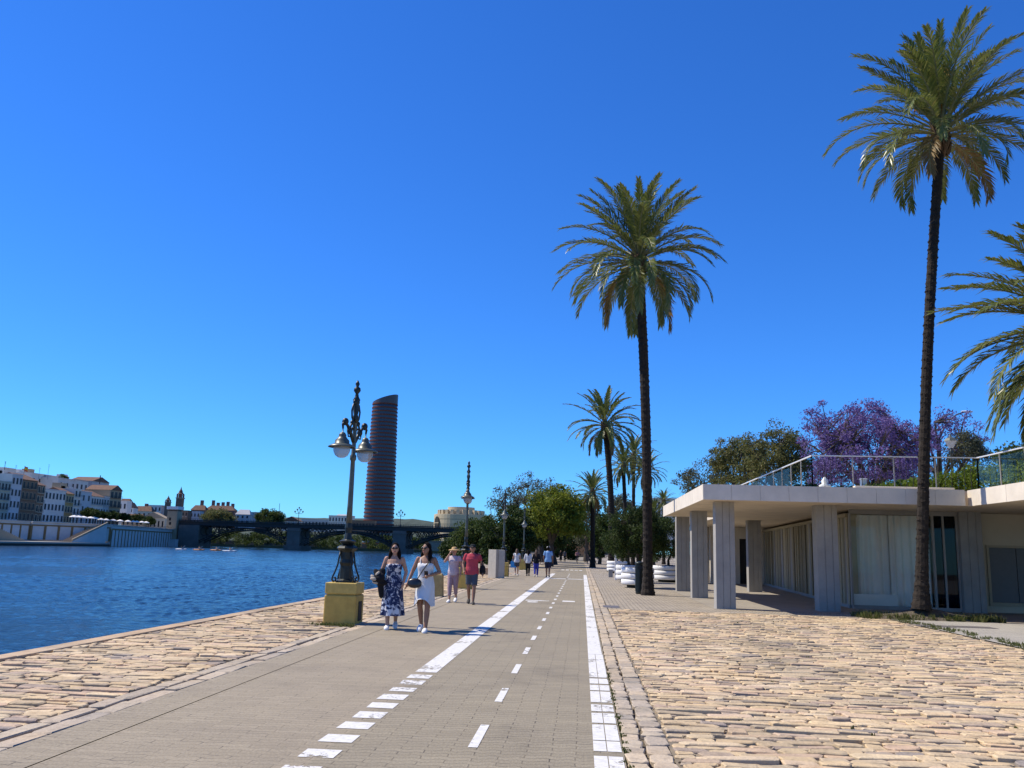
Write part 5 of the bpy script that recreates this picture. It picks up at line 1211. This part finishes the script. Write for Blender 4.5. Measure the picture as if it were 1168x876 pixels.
def hand(mb, wrist, elbow, s, open_=.35):
    w_, e = Vector(wrist), Vector(elbow); d = (w_ - e).normalized(); side = d.cross(Vector((0, 1, 0)))
    if side.length < .1: side = d.cross(Vector((1, 0, 0)))
    side.normalize(); nrm = d.cross(side); c = w_ + d * .045 * s
    fw = Vector((0, -1, 0)); fw = (fw - d * fw.dot(d)); fw = fw.normalized() if fw.length > .1 else side   # finger row direction
    cap(mb, w_, .026 * s, w_ + d * .03 * s, .03 * s); mb.ell(c, (.03 * s, .04 * s, .045 * s), 10, 8)
    cr = d.cross(fw)
    for i, l in enumerate((.07, .08, .075, .058)):
        q = c + fw * (.03 - .02 * i) * s + d * .028 * s; k = q + d * l * .55 * s; t = k + (d * math.cos(open_ * 1.6) + cr * math.sin(open_ * 1.6) * .6) * l * .45 * s
        cap(mb, q, .0095 * s, k, .0085 * s, 6); cap(mb, k, .0085 * s, t, .007 * s, 6)
    q = c + fw * .032 * s - d * .01 * s; cap(mb, q, .012 * s, q + (fw * .7 + d * .7) * .045 * s, .009 * s, 6)
def person(px, py, H, label, face=0, skin=m_skin, male=False, stride=.16, arm_r=((-.24, .02, 1.12), (-.25, -.06, .88)), arm_l=((.24, .02, 1.12), (.25, -.06, .88)),
           top=None, sleeve=.6, bottom=None, leg_len=.5, dress=None, hair=None, hairlen=0, hat=None, glasses=False, shoes=m_sneaker, vox=.013, head_turn=0., loc=None, group=None, hands=True, straps=False, swap=1):
    p = loc or P(px, py, Z=0); root = thing('person', label, 'person', (p.x, p.y, 0), rz=face, group=group); s = H / 1.7
    S = lambda v: Vector(v) * s
    sw = .185 if male else .16; hw = .085
    b = MB(); joints = {}
    for sd_, d in ((-1, -stride * swap), (1, stride * swap)):
        lift = .05 if d > 0.05 else 0
        hip, knee, ank = (sd_ * hw, 0, .88), (sd_ * .082, d * .42 - .035 - (.03 if d > 0 else 0), .47 + lift * .4), (sd_ * .07, d, .085 + lift)
        joints[sd_] = (hip, knee, ank)
        cap(b, S(hip), .088 * s, S(knee), .056 * s); mid = Vector(knee).lerp(Vector(ank), .3) + Vector((0, .012, 0))
        cap(b, S(knee), .053 * s, S(mid), .055 * s); cap(b, S(mid), .055 * s, S(ank), .035 * s)
        tilt = .04 if d > .05 else 0
        cap(b, S((ank[0], d + .03,   .045 + lift + tilt)), .03 * s, S((ank[0] * 1.15, d - .12, .030 + lift * .3)), .02 * s)
    torso(b, [(z * s, rx * s * (1.08 if male else 1), ry * s, 0, yo * s) for z, rx, ry, yo in ((.80, .10, .08, 0), (.87, .165, .11, 0), (.95, .17, .115, 0), (1.06, .132, .092, 0), (1.17, .14, .10, -.005), (1.27, .155, .112, -.012), (1.35, .16, .092, 0), (1.41, .13, .065, .005), (1.45, .06, .05, .008))])
    if not male:
        for sd_ in (-1, 1): b.ell(S((sd_ * .07, -.085, 1.245)), (.06 * s, .042 * s, .055 * s))
    cap(b, S((0, .012, 1.40)), .055 * s, S((0, -.005, 1.52)), .048 * s)
    hc = S((0, -.015, 1.585)); rt = Matrix.Rotation(head_turn, 3, 'Z')
    H_ = lambda v: hc + rt @ S(v)
    b.ell(hc, (.076 * s, .092 * s, .112 * s), 16, 12, rot=rt); b.ell(H_((0, -.028, -.05)), (.056 * s, .062 * s, .066 * s), 12, 8, rot=rt); b.ell(H_((0, -.05, -.095)), (.03 * s, .03 * s, .022 * s), 10, 6)
    cap(b, H_((0, -.088, .01)), .010 * s, H_((0, -.108, -.03)), .014 * s, 8)
    for sd_ in (-1, 1): b.ell(H_((sd_ * .076, .008, -.01)), (.012 * s, .02 * s, .03 * s), 8, 6)
    for sd_, (el, wr) in ((-1, arm_r), (1, arm_l)):
        sh = (sd_ * sw, .01, 1.385)
        cap(b, S(sh), .05 * s, S(el), .038 * s); cap(b, S(el), .038 * s, S(Vector(el).lerp(Vector(wr), .35)), .036 * s); cap(b, S(Vector(el).lerp(Vector(wr), .35)), .036 * s, S(wr), .025 * s)
        joints['a%d' % sd_] = (sh, el, wr)
        if hands: hand(b, S(wr), S(el), s)
    blob(b, 'body', skin, root, vox * s if vox < .012 else vox, 2)
    # face
    b = MB()
    if glasses:
        for sd_ in (-1, 1): b.ell(H_((sd_ * .033, -.094, .012)), (.03 * s, .012 * s, .023 * s), 10, 6, rot=rt)
        b.tube([H_((-.08, .0, .018)), H_((-.062, -.08, .018)), H_((0, -.104, .018)), H_((.062, -.08, .018)), H_((.08, 0, .018))], .005 * s, 5)
        b.build('sunglasses', m_eye, root, local=True, smooth=True)
    else:
        for sd_ in (-1, 1): b.ell(H_((sd_ * .032, -.084, .01)), (.013 * s, .010 * s, .008 * s), 8, 6)
        b.build('eyes', m_eye, root, local=True, smooth=True)
    b = MB(); b.ell(H_((0, -.092, -.058)), (.022 * s, .008 * s, .008 * s), 8, 6); b.build('mouth', m_lips, root, local=True, smooth=True)
    # hair
    if hair:
        b = MB(); b.ell(H_((0, .016, .028)), (.086 * s, .094 * s, .100 * s), 14, 10, rot=rt)
        b.ell(H_((0, .045, -.03)), (.082 * s, .062 * s, .09 * s), 12, 8, rot=rt)
        if hairlen:
            for sd_ in (-1, 1):
                cap(b, H_((sd_ * .07, .02, -.01)), .034 * s, H_((sd_ * .092, .0, -.12)), .042 * s); cap(b, H_((sd_ * .092, .0, -.12)), .042 * s, H_((sd_ * .10, -.03, -.12 - hairlen)), .022 * s)
            cap(b, H_((0, .07, -.05)), .075 * s, H_((0, .11, -.12 - hairlen)), .06 * s)
        blob(b, 'hair', hair, root, .012, 2)
    if hat:
        kind, mt = hat; b = MB()
        if kind == 'straw':
            pr = [(.001, .125), (.05, .122), (.083, .10), (.092, .055), (.098, .045), (.15, .04), (.19, .018), (.193, .012), (.15, .03), (.095, .036)]
        else:
            pr = [(.001, .118), (.05, .112), (.082, .08), (.09, .03), (.088, .02)]
        rings = [[H_((r * math.cos(2 * math.pi * k / 18), .008 + r * math.sin(2 * math.pi * k / 18), z)) for k in range(18)] for r, z in pr]; b.ring_loft(rings, cap0=False, cap1=False)
        if kind == 'cap': b.add([H_((-.07, -.06, .035)), H_((.07, -.06, .035)), H_((.05, -.155, .02)), H_((-.05, -.155, .02)), H_((-.07, -.06, .045)), H_((.07, -.06, .045)), H_((.05, -.155, .027)), H_((-.05, -.155, .027))], [(0, 1, 2, 3), (7, 6, 5, 4), (0, 3, 7, 4), (2, 1, 5, 6), (3, 2, 6, 7)])
        b.build('hat', mt, root, local=True, smooth=True)
    if top:
        b = MB(); hz = .84 if sleeve is not None else .9
        k = 1.08 if male else 1
        torso(b, [(z * s, rx * s * k, ry * s, 0, yo * s) for z, rx, ry, yo in ((.83, .185, .128, 0), (.95, .188, .135, 0), (1.06, .165, .122, 0), (1.17, .165, .122, -.005), (1.27, .172, .128 if male else .142, -.014), (1.355, .172, .108, 0), (1.42, .12, .075, .005), (1.437, .07, .062, .008))])
        for sd_ in (-1, 1):
            sh, el, wr = joints['a%d' % sd_]
            if sleeve: e = Vector(sh).lerp(Vector(el), min(1, sleeve)); cap(b, S(sh), .057 * s, S(e), .056 * s, flat=True); b.ell(Vector(S(sh)) + Vector((0, 0, -.006)), (.055 * s,) * 3)
            if sleeve and sleeve > 1: cap(b, S(el), .056 * s, S(Vector(el).lerp(Vector(wr), sleeve - 1)), .045 * s); cap(b, S(sh), .064 * s, S(el), .055 * s)
        blob(b, 'top', top, root, .014, 1)
    if bottom:
        b = MB(); torso(b, [(z * s, rx * s, ry * s, 0, 0) for z, rx, ry in ((.80, .17, .118), (.9, .185, .128), (.98, .172, .124), (1.03, .15, .11))])
        for sd_ in (-1, 1):
            hip, knee, ank = joints[sd_]
            if leg_len <= 1: e = Vector(hip).lerp(Vector(knee), leg_len); cap(b, S(hip), .105 * s, S(e), (.09 if leg_len < .95 else .078) * s, 12, True)
            else: cap(b, S(hip), .105 * s, S(knee), .075 * s, 12); e = Vector(knee).lerp(Vector(ank), leg_len - 1); cap(b, S(knee), .074 * s, S(e), .06 * s, 12)
        blob(b, 'trousers' if leg_len > 1 else 'shorts', bottom, root, .014, 1)
    if dress:
        mt, hem, kind = dress; b = MB(); n = 40; rings = []
        rows = [(1.30, .158, .128, -.012), (1.24, .170, .156, -.022), (1.17, .152, .122, -.01), (1.07, .143, .104, 0), (.98, .172, .126, 0), (.88, .190, .140, 0)]
        m_ = 9
        for i in range(1, m_ + 1):
            t = i / m_; rows.append((.88 + (hem - .88) * t, .190 + (.05 if kind == 'maxi' else .0) * t, .140 + .085 * t + abs(stride) * .25 * t, 0))
        for ri, (z, rx, ry, yo) in enumerate(rows):
            ring = []; t = max(0, (ri - 5) / m_)
            for k in range(n):
                a = 2 * math.pi * k / n; f = 1 + t * .09 * math.sin(a * 7 + 1.3) + t * .05 * math.sin(a * 12 + ri * .5); zz = z
                if ri >= 5 and kind == 'wrap': zz = z + .11 * t * t * math.exp(-((math.sin(a) + 1) / .35) ** 2) + .02 * t * math.sin(a * 3)
                if kind == 'wrap' and ri == 0: zz = z + .05 * abs(math.cos(a)) - .0
                ring.append(tuple(S((rx * f * math.cos(a), yo + ry * f * math.sin(a), zz))))
            rings.append(ring)
        b.ring_loft(rings, cap0=True, cap1=False)
        o = b.build('dress', mt, root, local=True, smooth=True); sb = o.modifiers.new('sub', 'SUBSURF'); sb.levels = sb.render_levels = 1
        if straps:
            b = MB()
            for sd_ in (-1, 1): b.tube([S((sd_ * .075, -.13, 1.28)), S((sd_ * .095, -.075, 1.37)), S((sd_ * .10, .0, 1.425)), S((sd_ * .09, .06, 1.36)), S((sd_ * .08, .095, 1.28))], .009 * s, 6)
            b.build('strap', mt, root, local=True)
    for sd_ in (-1, 1):
        hip, knee, ank = joints[sd_]; d = ank[1]; lift = ank[2] - .085; b = MB()
        rows = [(.0, .042, .012), (.028, .05, .03), (.06, .052, .052), (.11, .046, .07)]
        x = ank[0]; a0, a1 = Vector((x, d + .055, .0 + lift * 1.5)), Vector((x * 1.15, d - .175, lift * .15))
        cs = []
        for t, w2, h2 in ((0, .018, .05), (.06, .034, .075), (.25, .042, .098), (.45, .048, .092), (.65, .052, .075), (.85, .048, .06), (.97, .03, .04), (1.0, .012, .026)):
            c_ = a0.lerp(a1, t); cs.append([tuple(S((c_.x + w2 * math.cos(u), c_.y, c_.z + max(0, h2 * .5 + h2 * .5 * math.sin(u) if math.sin(u) > -.5 else 0)))) for u in [2 * math.pi * k / 12 for k in range(12)]])
        b.ring_loft(cs); b.build('shoe', shoes, root, local=True, smooth=True)
    return root, s
c_white = cloth('white_cotton', (.66, .66, .66), .05); c_mauve = cloth('mauve_cotton', (.36, .25, .27)); c_mtop = cloth('pale_mauve_top', (.52, .44, .46), .2); c_red = cloth('red_shirt', (.46, .065, .085)); c_grey = cloth('dark_grey_shorts', (.075, .085, .105)); c_navy = cloth('navy_shorts', (.022, .026, .045))
c_blue = cloth('light_blue_shirt', (.24, .42, .66)); c_black = cloth('black_cotton', (.016, .016, .018)); c_royal = cloth('royal_blue_trousers', (.05, .06, .34)); c_pink = cloth('pink_shirt', (.52, .25, .25)); c_straw = cloth('straw', (.46, .31, .15), .25); c_cap = cloth('dark_cap', (.02, .025, .025)); c_wcap = cloth('white_cap', (.68, .68, .68))

w1, s1 = person(446, 717.5, 1.66, 'woman in a strapless blue and white floral dress and sunglasses carrying a jacket', face=R(8), skin=m_skin, stride=.13, arm_r=((-.25, .05, 1.13), (-.22, -.17, 1.04)), arm_l=((.245, .03, 1.13), (.20, -.10, .90)),
    dress=(m_floral, .27, 'maxi'), hair=m_hair, hairlen=.24, glasses=True, vox=.009)
w2, s2 = person(482.5, 721, 1.68, 'woman in a white knee length dress and sunglasses with crossbody bag', face=R(-4), skin=m_skin2, stride=-.11, arm_r=((-.27, .02, 1.14), (-.335, -.06, .92)), arm_l=((.27, .04, 1.14), (.10, -.20, 1.07)),
    dress=(cloth('white_dress', (.66, .655, .64), .05), .50, 'wrap'), hair=m_hair, hairlen=.2, glasses=True, vox=.009, head_turn=R(-22), straps=True)
w3, s3 = person(516, 687, 1.62, 'woman in a straw hat, pale mauve top and capri trousers raising one hand', face=R(-6), skin=m_skin, stride=.14, arm_r=((-.27, -.12, 1.24), (-.10, -.16, 1.50)), arm_l=((.25, .02, 1.13), (.25, -.08, .90)),
    top=c_mtop, sleeve=.5, bottom=c_mauve, leg_len=1.6, hair=m_hair2, hat=('straw', c_straw), shoes=m_sneaker, vox=.011)
w4, s4 = person(537, 689, 1.72, 'man in a red t-shirt, dark cap and grey shorts walking beside the hat woman', face=R(4), skin=m_skin2, male=True, stride=-.17, arm_r=((-.27, .03, 1.13), (-.22, -.12, .92)), arm_l=((.28, .05, 1.13), (.31, -.02, .88)),
    top=c_red, sleeve=.62, bottom=c_grey, leg_len=.85, hair=m_hair, hat=('cap', c_cap), shoes=m_shoe, vox=.011)
BACK = math.pi
person(589, 656.5, 1.64, 'woman seen from behind in white top and dark skirt carrying a blue bag', face=BACK, stride=.12, top=c_white, sleeve=.4, bottom=c_grey, leg_len=.7, hair=m_hair2, hairlen=.08, vox=.016)
person(602, 657, 1.60, 'woman seen from behind in a white shirt and black trousers with dark hair', face=BACK, stride=-.12, top=c_white, sleeve=1.4, bottom=c_black, leg_len=1.85, hair=m_hair, hairlen=.1, vox=.016, shoes=m_shoe)
person(611.3, 658, 1.62, 'woman seen from behind in a black top and royal blue trousers', face=BACK, stride=.12, top=c_black, sleeve=1.6, bottom=c_royal, leg_len=1.8, hair=m_hair2, hairlen=.16, vox=.016)
person(624.8, 658.5, 1.86, 'man seen from behind in a light blue shirt, white cap and navy shorts', face=BACK, skin=m_skin2, male=True, stride=-.10, top=c_blue, sleeve=.75, bottom=c_navy, leg_len=.9, hair=m_hair, hat=('cap', c_wcap), vox=.016, shoes=m_shoe)
person(639.5, 640.5, 1.72, 'distant walker in black on the left of a dark pair', face=0, male=True, top=c_black, sleeve=1.7, bottom=c_black, leg_len=1.85, hair=m_hair, vox=.03, shoes=m_shoe)
person(644, 640.5, 1.76, 'distant walker in dark grey on the right of the dark pair', face=BACK, male=True, top=c_grey, sleeve=.7, bottom=c_black, leg_len=1.85, hair=m_hair, vox=.03, shoes=m_shoe)
person(671.5, 643, 1.75, 'walker in black and navy crossing the lane by the far palm', face=R(70), male=True, stride=.26, top=c_black, sleeve=.7, bottom=c_navy, leg_len=1.85, hair=m_hair, vox=.025, shoes=m_shoe)
person(677.5, 643.5, 1.65, 'dark dressed walker mid-stride just right of the other crossing walker', face=R(80), stride=.3, top=c_grey, sleeve=.7, bottom=c_black, leg_len=1.85, hair=m_hair, vox=.025, shoes=m_shoe)

# carried things (attached where the hands are)
def held(root, s, v): return Matrix.Rotation(root.rotation_euler.z, 4, 'Z') @ (Vector(v) * s) + root.location
c = held(w1, s1, (-.27, -.19, 1.0)); b = MB(); random.seed(4)
for i in range(9): b.ell(Vector((rnd(-.1, .1), rnd(-.09, .06), rnd(-.13, .12))), (rnd(.07, .13), rnd(.06, .10), rnd(.05, .10)), 10, 8, rot=Matrix.Rotation(rnd(0, 3), 3, 'Y'))
cap(b, (.02, .02, -.1), .07, (.05, .03, -.34), .05)
o = blob(b, 'jacket', c_black, None, .012, 2); o.location = c
tag(o, 'crumpled dark jacket bundled over the arm of the woman in the floral dress', 'jacket')
b = MB()
for i in range(4): b.ell(c + Vector((rnd(-.14, .02), rnd(-.14, -.07), rnd(-.10, .08))), (.07, .05, .035), 10, 6, rot=Matrix.Rotation(rnd(0, 3), 3, 'Y'))
tag(b.build('scarf', cloth('beige_cloth', (.42, .36, .28)), loc=c, smooth=True), 'beige scarf tucked into the dark jacket bundle', 'scarf')
c = held(w2, s2, (-.17, -.17, .93)); root = thing('handbag', 'black half-moon crossbody bag hanging at the hip of the white dress woman', 'handbag', c)
b = MB(); b.ell((0, 0, 0), (.14, .055, .09), 14, 10); b.ell((0, 0, -.03), (.135, .06, .07), 14, 10); blob(b, 'body', mat('black_leather', (.012, .012, .013), rough=.35, spec=.6), root, .01, 2)
b = MB(); pts = [held(w2, s2, v) for v in ((-.12, -.17, 1.0), (-.03, -.175, 1.15), (.05, -.165, 1.27), (.115, -.09, 1.38), (.12, .0, 1.43), (.06, .10, 1.30), (-.08, .14, 1.1), (-.18, .05, .98))]
b.tube(pts, .010, 6); b.build('strap', m_dark, root)
c = held(w2, s2, (.07, -.235, 1.10)); b = MB(); b.obox(c, (.075, .012, .15), 0, rx=R(35)); tag(b.build('phone', m_black, loc=c, bevel=.004), 'dark phone held by the woman in the white dress', 'phone')
q = held(w4, s4, (.30, .10, .98)); b = MB(); b.ell((0, 0, 0), (.09, .16, .15), 12, 8); b.ell((0, 0, -.06), (.095, .165, .1), 12, 8); cap(b, (0, -.12, .08), .015, (-.02, -.04, .36), .013); cap(b, (0, .12, .08), .015, (-.02, .04, .36), .013)
o = blob(b, 'shoulder_bag', c_black, None, .012, 1); o.location = q; tag(o, 'black shoulder bag hanging behind the man in the red t-shirt', 'bag')
p = P(585.5, 646, Y=P(589, 656.5, Z=0).y); b = MB(); b.prism([(p.x - .17, p.y - .05), (p.x + .17, p.y - .05), (p.x + .16, p.y + .05), (p.x - .16, p.y + .05)], .48, .86); b.tube([(p.x - .1, p.y, .85), (p.x - .06, p.y, 1.0), (p.x + .06, p.y, 1.0), (p.x + .1, p.y, .85)], .012, 6)
tag(b.build('shopping_bag', cloth('bright_blue', (.06, .30, .62)), loc=(p.x, p.y, .48)), 'bright blue shopping bag carried by the woman in white top', 'bag')

# cyclist in pink riding towards the camera
p = P(658.5, 640.5, Z=0); Y = 122; p = Vector((P(658.5, 640, Y=Y).x, Y, 0)); bk = thing('bicycle', 'dark bicycle ridden along the lane by the distant person in pink', 'bicycle', p)
for yy in (-.52, .52):
    b = MB(); b.torus((p.x, p.y + yy, .34), .31, .028, 'X', 24, 6)
    for k in range(8): a = k * math.pi / 4; b.tube([(p.x, p.y + yy, .34), (p.x, p.y + yy + .3 * math.cos(a), .34 + .3 * math.sin(a))], .004, 3)
    b.build('wheel', m_black, bk)
b = MB(); f = lambda y, z, x=0: (p.x + x, p.y + y, z)
for q in ((f(-.52, .34), f(-.38, .92)), (f(-.40, .85), f(.0, .32)), (f(-.40, .85), f(.18, .85)), (f(.0, .32), f(.2, .9)), (f(.0, .32), f(.52, .34)), (f(.52, .34), f(.18, .82))): b.tube(q, .018, 6)
b.build('frame', m_railm, bk); b = MB(); b.tube([f(-.3, 1.02, -.28), f(-.4, 1.02, -.1), f(-.4, 1.02, .1), f(-.3, 1.02, .28)], .014, 6); b.build('handlebar', m_railm, bk)
b = MB(); b.ell(f(.2, .95), (.09, .15, .04), 10, 6); b.build('saddle', m_black, bk)
b = MB(); torso(b, [(p.z + z, rx, ry, 0, yo) for z, rx, ry, yo in ((.93, .16, .13, .2), (1.1, .17, .12, .14), (1.3, .18, .12, .05), (1.45, .12, .08, -.02))])
for s_ in (-1, 1):
    cap(b, (s_ * .1, .16, .98), .085, (s_ * .11, -.12, .75 if s_ > 0 else .62), .06); cap(b, (s_ * .11, -.12, .75 if s_ > 0 else .62), .055, (s_ * .1, .02, .38 if s_ > 0 else .2), .04); cap(b, (s_ * .1, .04, .36 if s_ > 0 else .18), .04, (s_ * .1, -.14, .33 if s_ > 0 else .15), .03)
    cap(b, (s_ * .18, .0, 1.4), .05, (s_ * .27, -.14, 1.2), .04); cap(b, (s_ * .27, -.14, 1.2), .04, (s_ * .25, -.32, 1.04), .035)
cap(b, (0, -.02, 1.44), .05, (0, -.06, 1.55), .05); b.ell((0, -.08, 1.64), (.08, .1, .12), 12, 8)
rd_ = thing('person', 'distant cyclist in a pink shirt riding along the lane', 'person', p); blob(b, 'body', m_skin, rd_, .02, 1)
b = MB(); torso(b, [(z, rx, ry, 0, yo) for z, rx, ry, yo in ((.94, .19, .15, .2), (1.1, .195, .145, .14), (1.3, .2, .14, .05), (1.44, .13, .1, -.01))])
for s_ in (-1, 1): cap(b, (s_ * .18, 0, 1.4), .068, (s_ * .23, -.08, 1.29), .06)
blob(b, 'top', c_pink, rd_, .02, 1)
b = MB(); b.ell((0, -.06, 1.68), (.088, .105, .105), 12, 8); b.build('hair', m_hair2, rd_, local=True, smooth=True)
b = MB()
for s_ in (-1, 1): cap(b, (s_ * .1, .16, .98), .1, (s_ * .11, -.1, .76 if s_ > 0 else .64), .075)
blob(b, 'shorts', c_black, rd_, .02, 1)
